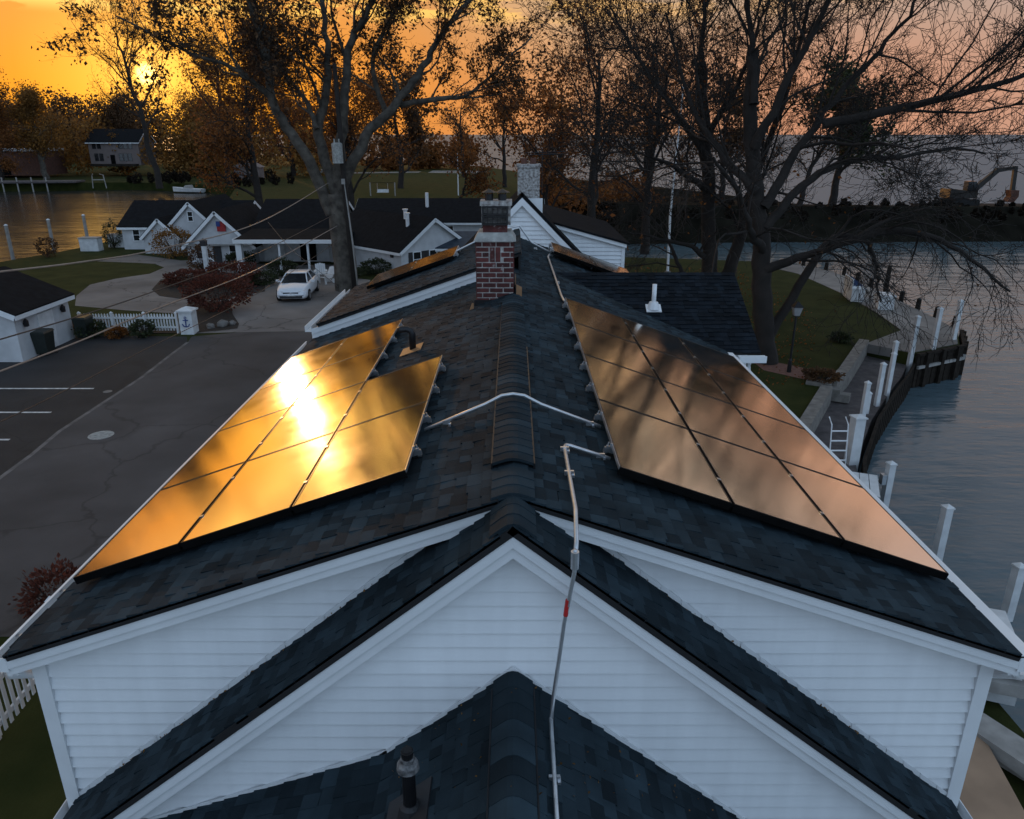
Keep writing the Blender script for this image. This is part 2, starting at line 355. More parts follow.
# ------------------------------------------------------------------ ground and water
WZ = -1.5
w = MB(); w.add([(-9000, -2000, WZ), (9000, -2000, WZ), (9000, 14000, WZ), (-9000, 14000, WZ)], [(0, 1, 2, 3)])
struct(w.build('water', 'water'))
cw = MB(); cw.add([(-300, 40, WZ+.03), (-34, 40, WZ+.03), (-34, 170, WZ+.03), (-300, 170, WZ+.03)], [(0, 1, 2, 3)]); struct(cw.build('canal', 'canal_water'))
lw = MB(); lw.add([(0, 87*K, WZ+.03), (160*K, 87*K, WZ+.03), (9000, 1000, WZ+.03), (9000, 14000, WZ+.03), (-9000, 14000, WZ+.03), (-300, 500, WZ+.03), (-80, 235*K, WZ+.03)], [(0, 1, 2, 3, 4, 5, 6)]); struct(lw.build('lake', 'lake_water'))
land = k2([(7, -30), (7, 10.5), (6.6, 15), (8, 19.3), (10.1, 23), (11.3, 24.6), (13.8, 28.5), (14.9, 27.0), (17.4, 28.3), (18.6, 30.6), (18.8, 32.4), (19, 36.4), (19.1, 40), (19.2, 43.5),
           (18.6, 46.4), (16.5, 48.4), (11.6, 49.6), (7.1, 50.5), (2, 56), (-2, 64), (6, 69), (20, 70.3), (46, 71), (140, 74), (140, 86), (46, 82), (30, 84), (18, 104), (9, 140), (0, 175), (-8, 200),
           (-60, 270), (-200, 430), (-500, 800), (-900, 800), (-900, 100), (-130, 100), (-85, 129), (-65, 133), (-51, 128), (-42, 118), (-35, 95), (-31, 75), (-30.6, 60), (-31.5, 53),
           (-33, 48), (-34, 38), (-80, 30), (-80, -30)])
def sheet(name, poly, z, m, thick=None, parent=None):
    from mathutils.geometry import tessellate_polygon
    tri = tessellate_polygon([[Vector((x, y, 0)) for x, y in poly]])
    n = len(poly); vs = [(x, y, z) for x, y in poly]; fs = []
    for t in tri:
        p, q, r = (Vector(vs[i]) for i in t); fs.append(tuple(t) if (q-p).cross(r-p).z > 0 else (t[0], t[2], t[1]))
    if thick:
        ccw = sum(poly[i][0]*poly[(i+1) % n][1]-poly[(i+1) % n][0]*poly[i][1] for i in range(n)) > 0
        vs += [(x, y, z-thick) for x, y in poly]
        for i in range(n):
            j = (i+1) % n; fs.append((i, i+n, j+n, j) if ccw else (i, j, j+n, i+n))
    me = bpy.data.meshes.new(name); me.from_pydata(vs, [], fs); me.update(); me.materials.append(M[m])
    o = bpy.data.objects.new(name, me); COL.objects.link(o)
    if parent: o.parent = parent
    return o
struct(sheet('ground', land, 0, 'grass', 3.0))
struct(sheet('parking_lot', k2([(-26, 10.2), (-11.9, 10.2), (-12.1, 14), (-12.3, 17.6), (-12.5, 19.2), (-12.5, 21.4), (-12.5, 24), (-12.7, 26.8), (-12.8, 28.6), (-13.2, 29.5), (-18, 29.8), (-30, 29.8), (-34, 20)]), .004, 'asphalt'))
struct(sheet('road', k2([(-11.9, 10.2), (-12.1, 14), (-12.3, 17.6), (-12.5, 19.2), (-12.5, 21.4), (-12.5, 24), (-12.7, 26.8), (-12.8, 28.6), (-13.0, 29.5), (-11.3, 30.2), (-8.3, 30.4), (-3.4, 30.5), (-3.4, 3), (-5.2, 3), (-5.4, 9.6), (-7.6, 10.2)]), .008, 'asphalt_old'))
struct(sheet('driveway', k2([(-13.2, 30.0), (-11.3, 30.2), (-8.3, 30.4), (-3.2, 30.5), (-3.2, 36), (-7.3, 36.7), (-8.0, 42), (-9.7, 43), (-10.6, 47.4), (-14.1, 47), (-17, 48), (-19.2, 49), (-21.6, 49), (-25.6, 51.5), (-26.8, 48.6), (-24, 48),
      (-22.6, 47.6), (-21.4, 46.2), (-21.3, 44), (-22.5, 42.4), (-23, 40.6), (-22.1, 37.6), (-20.9, 35.3), (-18, 34.3), (-15.3, 33.6), (-13.6, 32)]), .012, 'concrete'))
bl = MB()
pts = k2([(-12.1, 14), (-12.3, 17.6), (-12.5, 19.2), (-12.5, 21.4), (-12.5, 24), (-12.7, 26.8), (-12.8, 28.6)])
for (x0, y0), (x1, y1) in zip(pts, pts[1:]):
    bl.add([(x0-.07, y0, .013), (x0+.07, y0, .013), (x1+.07, y1, .013), (x1-.07, y1, .013)], [(0, 1, 2, 3)])
struct(bl.build('road_edge_line', 'edge_paint'))
pl = MB()
for x0, x1, y in ((-22, -13.5, 22.9), (-22, -13.6, 20.7), (-22, -13.5, 18.6)):
    pl.add([(x0*K, y*K-.06, .009), (x1*K, y*K-.06, .009), (x1*K, y*K+.06, .009), (x0*K, y*K+.06, .009)], [(0, 1, 2, 3)])
struct(pl.build('parking_markings', 'line_paint'))
mh = MB(); mh.tube([(-11.2*K, 18.9*K, .009), (-11.2*K, 18.9*K, .02)], .38, 24)
for i in range(5): mh.box(-11.2*K-.25, -11.2*K+.25, 18.9*K-.22+i*.1, 18.9*K-.18+i*.1, .021, .026)
tag(mh.build('manhole_cover', 'stone_cap'), 'round pale manhole cover set in the grey road', 'manhole cover')
dc = MB(); dc.tube([(-12.9*K, 22.6*K, .005), (-12.9*K, 22.6*K, .014)], .16, 16)
tag(dc.build('drain_cover', 'concrete_dock'), 'small pale drain cover on the dark parking asphalt', 'drain cover')
struct(sheet('gravel_ramp', k2([(6.6, 13), (8.6, 17.0), (9.1, 18.2), (10.9, 21.3), (12.6, 23.8), (13.9, 25.6), (14.9, 27.2), (13.8, 28.6), (11.3, 24.6), (10.1, 23), (8, 19.3), (6.4, 15)]), -.55, 'gravel', 2.4))
struct(sheet('dock_walkway', k2([(13.75, 28.35), (14.95, 27.1), (17.35, 28.35), (18.55, 30.6), (18.75, 32.4), (18.95, 36.4), (19.05, 40), (19.1, 43.5), (18.5, 46.3), (16.4, 48.2), (15.4, 47.2), (16.7, 44), (16.9, 38), (16.7, 34), (16.2, 30.5)]), .03, 'concrete_dock', .4))
struct(sheet('brick_path', k2([(8.6, 26.6), (9.1, 26.2), (10.6, 24.8), (9.9, 23.7), (8.7, 24.9)]), .006, 'brick_path'))
struct(sheet('planting_bed', k2([(-19.0, 39.2), (-19.8, 42.1), (-18.9, 43.3), (-17.7, 45.0), (-13.9, 42.1), (-12.9, 38.7), (-14.0, 37.4), (-14.5, 36.4), (-16.6, 36.9), (-17.9, 37.6)]), .03, 'soil'))
struct(sheet('planting_bed', k2([(-15.3, 34.0), (-15.8, 36.4), (-13.8, 36.2), (-12.7, 33.4), (-11.8, 31.6), (-11.6, 30.8), (-13.2, 30.0), (-18, 29.9), (-18, 30.6), (-14.2, 30.8)]), .03, 'soil'))
struct(sheet('lake_path', k2([(-34, 168), (-20, 172), (-20, 166), (-34, 163)]), .02, 'concrete_dock'))
struct(sheet('lake_path', k2([(-18, 176), (-8, 176), (-5, 171), (-8, 163), (-18, 166)]), .02, 'concrete_dock'))
def rwall(name, pts, z0, z1, wd, m, label):
    b = MB()
    for (x0, y0), (x1, y1) in zip(pts, pts[1:]):
        d = Vector((x1-x0, y1-y0, 0)); L = d.length; d.normalize(); nn = Vector((-d.y, d.x, 0))
        b.frame(Vector((x0, y0, 0)), d, nn, Vector((0, 0, 1)), 0, L-.004, -wd/2, wd/2, z0, z1)
    return tag(b.build(name, m), label, 'wall')
rwall('retaining_wall', k2([(7.2, 17.6), (8.0, 19.3), (10.1, 22.9)]), -.9, .12, .42, 'stone_wall', 'low stone retaining wall beside the gravel ramp, lower run by the house')
rwall('retaining_wall', k2([(10.4, 23.3), (11.3, 24.5), (13.75, 28.5)]), -.9, .18, .42, 'stone_wall', 'low stone retaining wall from the garden steps up to the dock tip')
st = MB()
for i in range(3): st.cbox((10.0*K+.3*i, 23.3*K-.18*i, -.02-.16*i), (.9, .4, .3), R(-30))
tag(st.build('garden_steps', 'stone_wall'), 'short grey stone steps between brick path and gravel ramp', 'steps')
bh = MB()
bpts = k2([(13.2, 24.6), (15.0, 26.9), (17.45, 28.2), (18.68, 30.6)])
for (x0, y0), (x1, y1) in zip(bpts[1:], bpts[2:]):
    d = Vector((x1-x0, y1-y0, 0)); L = d.length; d.normalize(); nn = Vector((d.y, -d.x, 0)); o = Vector((x0, y0, 0))
    n = int(L/.22)
    for i in range(n): bh.frame(o, d, nn, Vector((0, 0, 1)), i*L/n, (i+1)*L/n-.02, .02, .10+.02*(i % 2), -2.6, -.06)
    bh.frame(o, d, nn, Vector((0, 0, 1)), 0, L-.01, .0, .2, -.05, .045); bh.cur = 1; bh.frame(o, d, nn, Vector((0, 0, 1)), 0, L-.01, .13, .24, -.62, -.5); bh.cur = 0
    for q in range(3): bh.frame(o, d, nn, Vector((0, 0, 1)), L*(q+.5)/3-.1, L*(q+.5)/3+.1, .13, .27, -2.6, .08)
tag(bh.build('bulkhead', ['wood_dark', 'wood_grey']), 'dark timber bulkhead holding up the dock tip above the water', 'bulkhead')
bh = MB()
bpts = k2([(7.0, 10.5), (8.7, 16.9), (9.2, 18.1), (11.0, 21.2), (12.7, 23.7), (14.0, 25.5), (15.0, 27.0)])
for (x0, y0), (x1, y1) in zip(bpts, bpts[1:]):
    d = Vector((x1-x0, y1-y0, 0)); L = d.length; d.normalize(); nn = Vector((d.y, -d.x, 0)); o = Vector((x0, y0, 0))
    n = max(1, int(L/.25))
    for i in range(n): bh.frame(o, d, nn, Vector((0, 0, 1)), i*L/n, (i+1)*L/n-.02, .02, .10+.02*(i % 2), -2.6, -.5)
    bh.frame(o, d, nn, Vector((0, 0, 1)), 0, L-.01, .02, .12, -.5, -.40)
tag(bh.build('bulkhead', 'wood_dark'), 'dark timber bulkhead edging the gravel ramp beside the white posts', 'bulkhead')

# ------------------------------------------------------------------ THE HOUSE (heights in the house's own survey, lifted by HZ)
HZ = 1.3; RZ = 5.42; TP = .35
house = thing('house', 'white clapboard house with dark shingle roofs and steep front gable', 'house', (0, 8, 0))
def hb(mb, name, m, parent=house, smooth=False): return mb.build(name, m, parent, HZ, smooth)
def shingles(mb, o, U, D, lu, ld, exp=.112, wmin=.085, wmax=.19, seed=1, clip=None):
    """courses of laminated shingles: o = top corner, U along the course, D down the slope"""
    r = random.Random(seed); Nn = U.cross(D).normalized()
    if Nn.z < 0: Nn = -Nn
    nc = int(ld/exp)+1
    for i in range(nc):
        d0 = i*exp; d1 = min(d0+exp, ld)
        if d1-d0 < .02: continue
        u = -r.uniform(0, .2)
        while u < lu:
            wd = r.uniform(wmin, wmax); u0, u1 = max(u, 0), min(u+wd, lu); u += wd
            if u1-u0 < .01: continue
            if clip and not clip(o+U*((u0+u1)/2)+D*((d0+d1)/2)): continue
            h = .006+r.choice((0, .008, .009)) + r.uniform(0, .002)
            dd = d1-r.choice((0, 0, .012, .02))+.012
            P = []
            for w0, w1 in ((-.02, -.02), (.001, h)):
                P += [o+U*u0+D*d0+Nn*w0, o+U*(u1-.003)+D*d0+Nn*w0, o+U*(u1-.003)+D*dd+Nn*w1, o+U*u0+D*dd+Nn*w1]
            mb.hexa(P)
def deck(mb, o, U, D, lu, ld, t=.05):
    Nn = U.cross(D).normalized()
    if Nn.z < 0: Nn = -Nn
    mb.frame(o, U, D, Nn, 0, lu, 0, ld, -t, -.004)
Y = Vector((0, 1, 0))
def dn(s, tp): return Vector((s, 0, -tp)).normalized()
EX = 3.72
sl_main = EX*math.sqrt(1+TP*TP)
Y0M = 4.52
for s, y1, sd in ((-1, 13.55, 1), (1, 18.3, 2)):
    mb = MB(); dk = MB()
    o = Vector((0, Y0M, RZ)); shingles(mb, o, Y, dn(s, TP), y1-Y0M, sl_main, seed=sd)
    r_ = hb(mb, 'roof', 'shingle'); deck(dk, o, Y, dn(s, TP), y1-Y0M, sl_main); hb(dk, 'roof_deck', 'shingle_edge', r_)
# ridge caps
def ridgecap(y0, y1, rz, half, step=.14, tp=TP, seed=3, lift=.0, zfun=None):
    mb = MB(); r = random.Random(seed); n = int((y1-y0)/step); k = 8
    for i in range(n):
        a, b = y0+i*step, y0+(i+1)*step+.01
        ht = .016+r.uniform(0, .003)
        P = []
        for y, h in ((a, ht), (b, .012)):
            for j in range(k+1):
                x = -half+2*half*j/k
                z = rz-abs(x)*tp+lift+h
                if abs(x) < half*.5: z = rz-half*.5*tp*(.45+.55*(abs(x)/(half*.5))**2)+lift+h
                P.append((x, y, z))
        fs = [(j, j+1, j+k+2, j+k+1) for j in range(k)]
        o = [(x, y, z-h_) for (x, y, z), h_ in zip(P[:k+1], [ht+.004]*(k+1))]
        q = P+o
        fs += [(j, 2*k+2+j, 2*k+3+j, j+1) for j in range(k)]
        mb.add(q, fs)
    return mb
ridge_o = hb(ridgecap(Y0M+.02, 5.06, RZ, .15, seed=5, lift=.010), 'ridge_cap', 'shingle')
vent = hb(ridgecap(5.06, 10.95, RZ, .155, lift=.035, seed=6), 'ridge_vent', 'shingle')
ve = MB()
for s in (-1, 1):
    ve.box(s*.158-.006, s*.158+.006, 5.06, 10.6 if s < 0 else 8.3, RZ-.158*TP-.02, RZ-.158*TP+.052)
hb(ve, 'vent_edge', 'black_metal', vent)
# rear roof, raised on one side
RR = RZ+.25; YR0, YR1 = 13.55, 17.15
mb = MB(); dk = MB(); o = Vector((.14, YR0, RR+.05))
shingles(mb, o, Y, dn(-1, TP), YR1-YR0, sl_main+.05, seed=21); r_ = hb(mb, 'rear_roof', 'shingle'); deck(dk, o, Y, dn(-1, TP), YR1-YR0, sl_main+.05, .06); hb(dk, 'roof_deck', 'shingle_edge', r_)
mb = MB(); mb.box(.10, .135, YR0, YR1, RZ-.1, RR-.02); hb(mb, 'ridge_wall', 'shingle_edge')
def rake(mb, x0, x1, zr, tp, y0, y1, a, b):   # board following the slope between a and b below the roof line
    mb.xz([(x0, zr-abs(x0)*tp-a), (x1, zr-abs(x1)*tp-a), (x1, zr-abs(x1)*tp-b), (x0, zr-abs(x0)*tp-b)], y0, y1)
fb = MB(); rake(fb, -.02, -EX-.02, RR, TP, YR0+.02, YR0+.06, .06, .16); rake(fb, -.02, -EX-.02, RR, TP, YR0+.035, YR0+.06, .16, .25); rake(fb, -.02, -EX+.1, RR, TP, YR0+.07, YR0+.10, .24, .55); hb(fb, 'rear_fascia', 'trim')
# walls with lap siding
def lap(mb, xl, xr, z0, z1, y, course=.113):
    n = int(round((z1-z0)/course)); c = (z1-z0)/n
    for i in range(n):
        a, b = z0+i*c, z0+(i+1)*c
        la, ra, lb, rb = xl(a), xr(a), xl(b), xr(b)
        if ra-la < .02: continue
        if rb < lb: lb = rb = (lb+rb)/2
        mb.add([(la, y-.033, a), (ra, y-.033, a), (rb, y-.002, b), (lb, y-.002, b), (la, y+.02, a), (ra, y+.02, a), (rb, y+.02, b), (lb, y+.02, b)],
               [(0, 1, 2, 3), (4, 7, 6, 5), (0, 4, 5, 1), (3, 2, 6, 7), (0, 3, 7, 4), (1, 5, 6, 2)])
WX = 3.64; YW = 4.76
mb = MB()
ztop = RZ-.2
lim = lambda z: max(0.0, min(WX, (ztop-z)/TP))
lap(mb, lambda z: -lim(z), lambda z: lim(z), -1.3, ztop, YW)
hb(mb, 'gable_siding', 'siding')
mb = MB()
mb.box(-WX, -WX+.1, YW+.03, 18.2, -1.3, 4.1); mb.box(WX-.1, WX, YW+.03, 18.2, -1.3, 4.1); mb.box(-WX+.1, WX-.1, 18.1, 18.2, -1.3, 4.1)
mb.xz([(-WX+.1, 3.0), (WX-.1, 3.0), (WX-.1, ztop-(WX-.1)*TP), (0, ztop), (-WX+.1, ztop-(WX-.1)*TP)], YW+.03, YW+.06)
hb(mb, 'wall', 'siding')
for s in (-1, 1): ct = MB(); ct.box(s*WX-.055, s*WX+.055, YW-.045, YW+.08, -1.3, 4.05); hb(ct, 'corner_trim', 'trim')
for s in (-1, 1):
    fb = MB()
    rake(fb, 0, s*(EX+.03), RZ, TP, Y0M+.014, Y0M+.045, .055, .125); rake(fb, 0, s*(EX+.03), RZ, TP, Y0M+.03, Y0M+.046, .125, .19)      # fascia
    rake(fb, 0, s*(EX-.02), RZ, TP, Y0M+.05, YW-.03, .17, .19)          # soffit
    rake(fb, 0, s*(WX+.02), RZ, TP, YW-.045, YW-.02, .19, .265)         # frieze
    rake(fb, 0, s*(WX+.02), RZ, TP, YW-.03, YW-.018, .265, .29)
    # boxed return under the eave
    x0, x1 = s*WX, s*(EX+.03)
    fb.xz([(x0+s*.06, RZ-abs(x0)*TP-.19), (x1, RZ-abs(x1)*TP-.19), (x1, RZ-abs(x1)*TP-.215), (x0+s*.06, 3.93)], Y0M+.05, YW-.02)
    hb(fb, 'rake_fascia', 'trim')
    # eave fascia and soffit along the side
    fb = MB(); y1 = 13.5 if s < 0 else 12.8
    fb.box(min(s*EX, s*(EX-.03)), max(s*EX, s*(EX-.03)), Y0M+.05, y1, RZ-EX*TP-.21, RZ-EX*TP-.03)
    fb.box(min(s*(EX-.03), s*WX), max(s*(EX-.03), s*WX), YW, y1, RZ-EX*TP-.21, RZ-EX*TP-.19)
    hb(fb, 'eave_fascia', 'trim')
    g = MB(); zt = RZ-EX*TP-.035
    a, b = EX+.004, EX+.125
    if s < 0: a, b = -b, -a
    g.box(a, b, Y0M+.02, y1, zt-.115, zt-.105)
    inner, outer = (a, b) if s > 0 else (b, a)
    g.box(min(outer, outer-s*.008), max(outer, outer-s*.008), Y0M+.02, y1, zt-.105, zt); g.box(min(inner, inner+s*.006), max(inner, inner+s*.006), Y0M+.02, y1, zt-.105, zt+.004)
    g.box(min(outer, outer-s*.022), max(outer, outer-s*.022), Y0M+.02, y1, zt, zt+.006)
    g.box(a, b, Y0M+.012, Y0M+.02, zt-.115, zt+.004)
    go = hb(g, 'gutter', 'trim')
    if s > 0:
        gg = MB()
        gg.add([(inner+.01, Y0M+.03, zt+.012), (outer+.01, Y0M+.03, zt+.0075), (outer+.01, y1, zt+.0075), (inner+.01, y1, zt+.012), (inner+.01, Y0M+.03, zt+.02), (outer+.01, Y0M+.03, zt+.014), (outer+.01, y1, zt+.014), (inner+.01, y1, zt+.02)],
               [(3, 2, 1, 0), (4, 5, 6, 7), (0, 1, 5, 4), (1, 2, 6, 5), (2, 3, 7, 6), (3, 0, 4, 7)])
        hb(gg, 'gutter_guard', 'trim', go)
    else:
        fl = MB(); y = Y0M+.3
        while y < y1-1: fl.box(a+.01, b-.01, y, y+.03, zt-.02, zt-.012); y += .6
        hb(fl, 'gutter_bracket', 'aluminium', go)
    ds = MB()
    yy = Y0M+.1
    ds.tube([(s*(EX+.06), yy, zt-.11), (s*(EX+.06), yy, zt-.2), (s*(WX+.13), yy+.28, zt-.42), (s*(WX+.12), yy+.3, zt-.55), (s*(WX+.12), yy+.32, -1.25)], .042, 8)
    hb(ds, 'downspout', 'trim', smooth=True)
# gutter of the rear roof
g = MB(); zt = RR+.05-(EX+.14)*TP-.02
g.box(-EX-.14, -EX-.02, YR0+.02, 17.1, zt-.1, zt-.09); g.box(-EX-.14, -EX-.13, YR0+.02, 17.1, zt-.09, zt+.01); g.box(-EX-.03, -EX-.02, YR0+.02, 17.1, zt-.09, zt+.01); hb(g, 'gutter', 'trim')
# ---- steep front gable
FS = .80; Y0F = 4.13; YF = 4.36; FX = 3.62; FR = RZ-.01
slf = FX*math.sqrt(1+FS*FS)
for s in (-1, 1):
    mb = MB(); dk = MB(); o = Vector((0, Y0F, FR))
    shingles(mb, o, Y, dn(s, FS), YW-.02-Y0F, slf, seed=31+s); r_ = hb(mb, 'front_roof', 'shingle'); deck(dk, o, Y, dn(s, FS), YW-.02-Y0F, slf, .06); hb(dk, 'roof_deck', 'shingle_edge', r_)
    fb = MB()
    rake(fb, 0, s*(FX-.02), FR, FS, Y0F+.012, Y0F+.045, .085, .165); rake(fb, 0, s*(FX-.02), FR, FS, Y0F+.03, Y0F+.046, .165, .25)
    rake(fb, 0, s*(FX-.05), FR, FS, Y0F+.05, YF-.02, .225, .25)
    rake(fb, 0, s*(FX-.1), FR, FS, YF-.045, YF-.02, .25, .33)
    rake(fb, 0, s*(FX-.1), FR, FS, YF-.03, YF-.018, .33, .36)
    hb(fb, 'rake_fascia', 'trim')
    fl = MB()   # pale step flashing where the front roof meets the main gable wall
    x = .45
    while x < FX-.1:
        z = FR-x*FS
        fl.xz([(s*x, z+.005), (s*(x+.155), z-.155*FS+.005), (s*(x+.155), z-.155*FS+.055), (s*x, z+.055)], YW-.036, YW-.03); x += .16
    hb(fl, 'step_flashing', 'trim')
    g = MB(); zt = FR-FX*FS-.05; x0, x1 = sorted((s*(FX+.01), s*(FX+.12)))
    g.box(x0, x1, Y0F+.02, YW+.6, zt-.1, zt-.09); g.box(x0, x0+.008, Y0F+.02, YW+.6, zt-.09, zt+.01); g.box(x1-.008, x1, Y0F+.02, YW+.6, zt-.09, zt+.01); hb(g, 'gutter', 'trim')
mb = MB(); o = Vector((0, Y0F+.02, FR))
hb(ridgecap(Y0F+.01, YW-.1, FR, .15, tp=FS, seed=8, lift=.022), 'ridge_cap', 'shingle')
mb = MB(); ztf = FR-.27
limf = lambda z: max(0.0, min(3.3, (ztf-z)/FS))
lap(mb, lambda z: -limf(z), lambda z: limf(z), -1.3, ztf, YF); hb(mb, 'front_siding', 'siding')
mb = MB(); mb.xz([(-3.3, -1.3), (3.3, -1.3), (3.3, ztf-3.3*FS), (0, ztf), (-3.3, ztf-3.3*FS)], YF+.025, YF+.1); mb.box(-3.3, -3.2, YF+.1, YW, -1.3, 2.2); mb.box(3.2, 3.3, YF+.1, YW, -1.3, 2.2); hb(mb, 'wall', 'siding')
# ---- porch roof coming towards the lens
PZ = 4.15; YP0 = 1.6; YP1 = YF-.03
for s in (-1, 1):
    mb = MB(); dk = MB(); o = Vector((0, YP0, PZ)); ln = .95*math.sqrt(1+FS*FS) if s < 0 else 2.6*math.sqrt(1+FS*FS)
    shingles(mb, o, Y, dn(s, FS), YP1-YP0, ln, seed=41+s, exp=.12, wmin=.09, wmax=.2); r_ = hb(mb, 'porch_roof', 'shingle'); deck(dk, o, Y, dn(s, FS), YP1-YP0, ln, .06); hb(dk, 'roof_deck', 'shingle_edge', r_)
    if s < 0:
        mb = MB(); dk = MB(); o = Vector((-.93, YP0, PZ-.93*FS)); shingles(mb, o, Y, dn(-1, .36), YP1-YP0, 2.6, seed=44, exp=.12, wmin=.09, wmax=.2); r_ = hb(mb, 'porch_roof', 'shingle'); deck(dk, o, Y, dn(-1, .36), YP1-YP0, 2.6, .06); hb(dk, 'roof_deck', 'shingle_edge', r_)
hb(ridgecap(YP0, YP1, PZ, .14, step=.15, tp=FS, seed=9, lift=.024), 'ridge_cap', 'shingle')
ve = MB()
for s in (-1, 1): ve.box(s*.147-.005, s*.147+.005, YP0, YP1-.1, PZ-.147*FS-.02, PZ-.147*FS+.045)
hb(ve, 'ridge_edge', 'black_metal')
fl = MB()
for s, lx in ((-1, .93), (1, 2.6)):
    x = 0.0
    while x < lx:
        z = PZ-x*FS; fl.xz([(s*x, z+.004), (s*(x+.15), z-.15*FS+.004), (s*(x+.15), z-.15*FS+.04), (s*x, z+.04)], YP1-.012, YP1-.004); x += .152
x = .93
while x < 3.3:
    z = PZ-.93*FS-(x-.93)*.36; fl.xz([(-x, z+.004), (-x-.15, z-.15*.36+.004), (-x-.15, z-.15*.36+.035), (-x, z+.035)], YP1-.012, YP1-.004); x += .152
hb(fl, 'step_flashing', 'trim')
# vent pipe on the porch roof
vx, vy = -.655, 3.62; vz = PZ-abs(vx)*FS
v = MB(); v.tube([(vx, vy, vz-.03), (vx, vy, vz+.40)], .042, 14); vp = hb(v, 'vent_pipe', 'black_metal', smooth=False)
v = MB(); v.tube([(vx, vy, vz+.36), (vx, vy, vz+.40), (vx, vy, vz+.425), (vx, vy, vz+.45)], [.072, .066, .046, .045], 16); hb(v, 'pipe_collar', 'pipe_paint', vp)
v = MB(); v.tube([(vx, vy, vz+.45), (vx, vy, vz+.50), (vx, vy, vz+.505), (vx, vy, vz+.48)], [.036, .04, .03, .028], 14, cap=False); hb(v, 'pipe_cap', 'black_metal', vp)
v = MB(); Uv = Vector((0, 1, 0)); Dv = dn(-1, FS); Nv = Uv.cross(Dv).normalized(); Nv = Nv if Nv.z > 0 else -Nv
v.frame(Vector((vx, vy, vz)), Uv, Dv, Nv, -.17, .17, -.17, .2, .008, .02); v.tube([(vx, vy, vz-.05), (vx, vy, vz+.06), (vx, vy, vz+.08)], [.09, .07, .048], 14); hb(v, 'pipe_flashing', 'dark_plastic', vp)
# exhaust elbow near the chimney
ex, ey = -1.36, 9.85; ez = RZ-abs(ex)*TP
v = MB(); v.tube([(ex, ey, ez-.02), (ex, ey, ez+.22), (ex-.02, ey, ez+.27), (ex-.07, ey, ez+.29), (ex-.15, ey, ez+.285), (ex-.18, ey, ez+.27)], .045, 12); hb(v, 'exhaust_elbow', 'black_metal', smooth=True)
v = MB(); v.frame(Vector((ex, ey, ez)), Y, dn(-1, TP), Vector((-TP, 0, 1)).normalized(), -.2, .17, -.14, .16, .012, .02); hb(v, 'exhaust_flashing', 'copper_flash')
# ---- wing to the lake side
XW = 4.36; YWR, YWE = 14.8, 12.72; ZWR, ZWE = 5.14, 4.09
Dw = Vector((0, YWE-YWR, ZWE-ZWR)); ldw = Dw.length; Dw.normalize()
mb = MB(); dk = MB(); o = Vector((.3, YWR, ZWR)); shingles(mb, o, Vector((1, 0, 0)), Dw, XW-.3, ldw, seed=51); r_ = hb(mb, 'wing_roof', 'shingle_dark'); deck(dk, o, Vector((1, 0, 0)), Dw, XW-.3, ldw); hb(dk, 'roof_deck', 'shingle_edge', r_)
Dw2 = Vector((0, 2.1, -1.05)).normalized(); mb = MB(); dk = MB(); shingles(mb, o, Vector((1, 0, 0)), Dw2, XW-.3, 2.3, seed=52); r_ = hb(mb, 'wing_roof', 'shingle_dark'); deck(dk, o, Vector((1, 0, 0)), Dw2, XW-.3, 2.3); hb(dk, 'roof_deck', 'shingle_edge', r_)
mb = MB(); mb.yz([(12.95, -1.3), (16.5, -1.3), (16.5, 4.1), (14.8, 4.95), (12.95, 4.05)], 3.7, 4.2); hb(mb, 'wing_wall', 'siding')
g = MB(); g.box(3.95, 4.42, YWE-.15, YWE-.02, ZWE-.14, ZWE-.04); g.box(3.95, 4.42, YWE-.165, YWE-.15, ZWE-.14, ZWE-.02)
g.tube([(4.15, YWE-.08, ZWE-.13), (4.15, YWE-.08, ZWE-.3), (4.08, YWE+.15, ZWE-.5), (4.08, YWE+.17, -1.2)], .045, 8); hb(g, 'gutter', 'trim')
g = MB(); wx, wy = 2.62, 13.8; wz = ZWE+(wy-YWE)*.505
g.tube([(wx, wy, wz-.03), (wx, wy, wz+.46)], .042, 12); vp = hb(g, 'vent_pipe', 'white_pvc', smooth=True)
g = MB(); g.frame(Vector((wx, wy, wz)), Vector((1, 0, 0)), Dw, Vector((0, -.45, .9)).normalized(), -.14, .14, -.10, .12, .012, .03); g.tube([(wx, wy, wz), (wx, wy, wz+.13)], [.13, .08], 10); hb(g, 'pipe_flashing', 'white_pvc', vp)
# ---- chimney
CX0, CX1, CY0, CY1 = -.56, .015, 11.35, 12.0; cz0, cz1 = 4.9, 6.2
core = MB(); core.box(CX0+.012, CX1-.012, CY0+.012, CY1-.012, cz0, cz1); chim = hb(core, 'chimney', 'mortar')
bk = MB(); n = 17; ch = (cz1-cz0)/n
for i in range(n):
    z0, z1 = cz0+i*ch, cz0+(i+1)*ch-.017
    off = .0 if i % 2 else .105
    if i in (14, 15, 16) : pass
    x = CX0-off
    while x < CX1-.01:
        a, b = max(x, CX0), min(x+.193, CX1)
        segs = [(a, b)] if i not in (13, 14, 15) else [(a, min(b, CX0+.195)), (max(a, CX0+.385), b)]
        for a, b in segs:
            if b-a > .02: bk.box(a, b, CY0-.002+rng.uniform(-.003, .003), CY0+.06, z0, z1)
        x += .21
    for xs in (CX0, CX1):
        y = CY0+.066-(0.105 if i % 2 else 0)
        while y < CY1-.01:
            a, b = max(y, CY0+.064), min(y+.198, CY1)
            if b-a > .02: bk.box(min(xs, xs+(-.003 if xs > -.3 else .003))-.001, max(xs, xs)+.001+(.0), a, b, z0, z1) if False else bk.box(xs-.012 if xs > -.3 else xs-.003, xs+.003 if xs > -.3 else xs+.012, a, b, z0, z1)
            y += .21
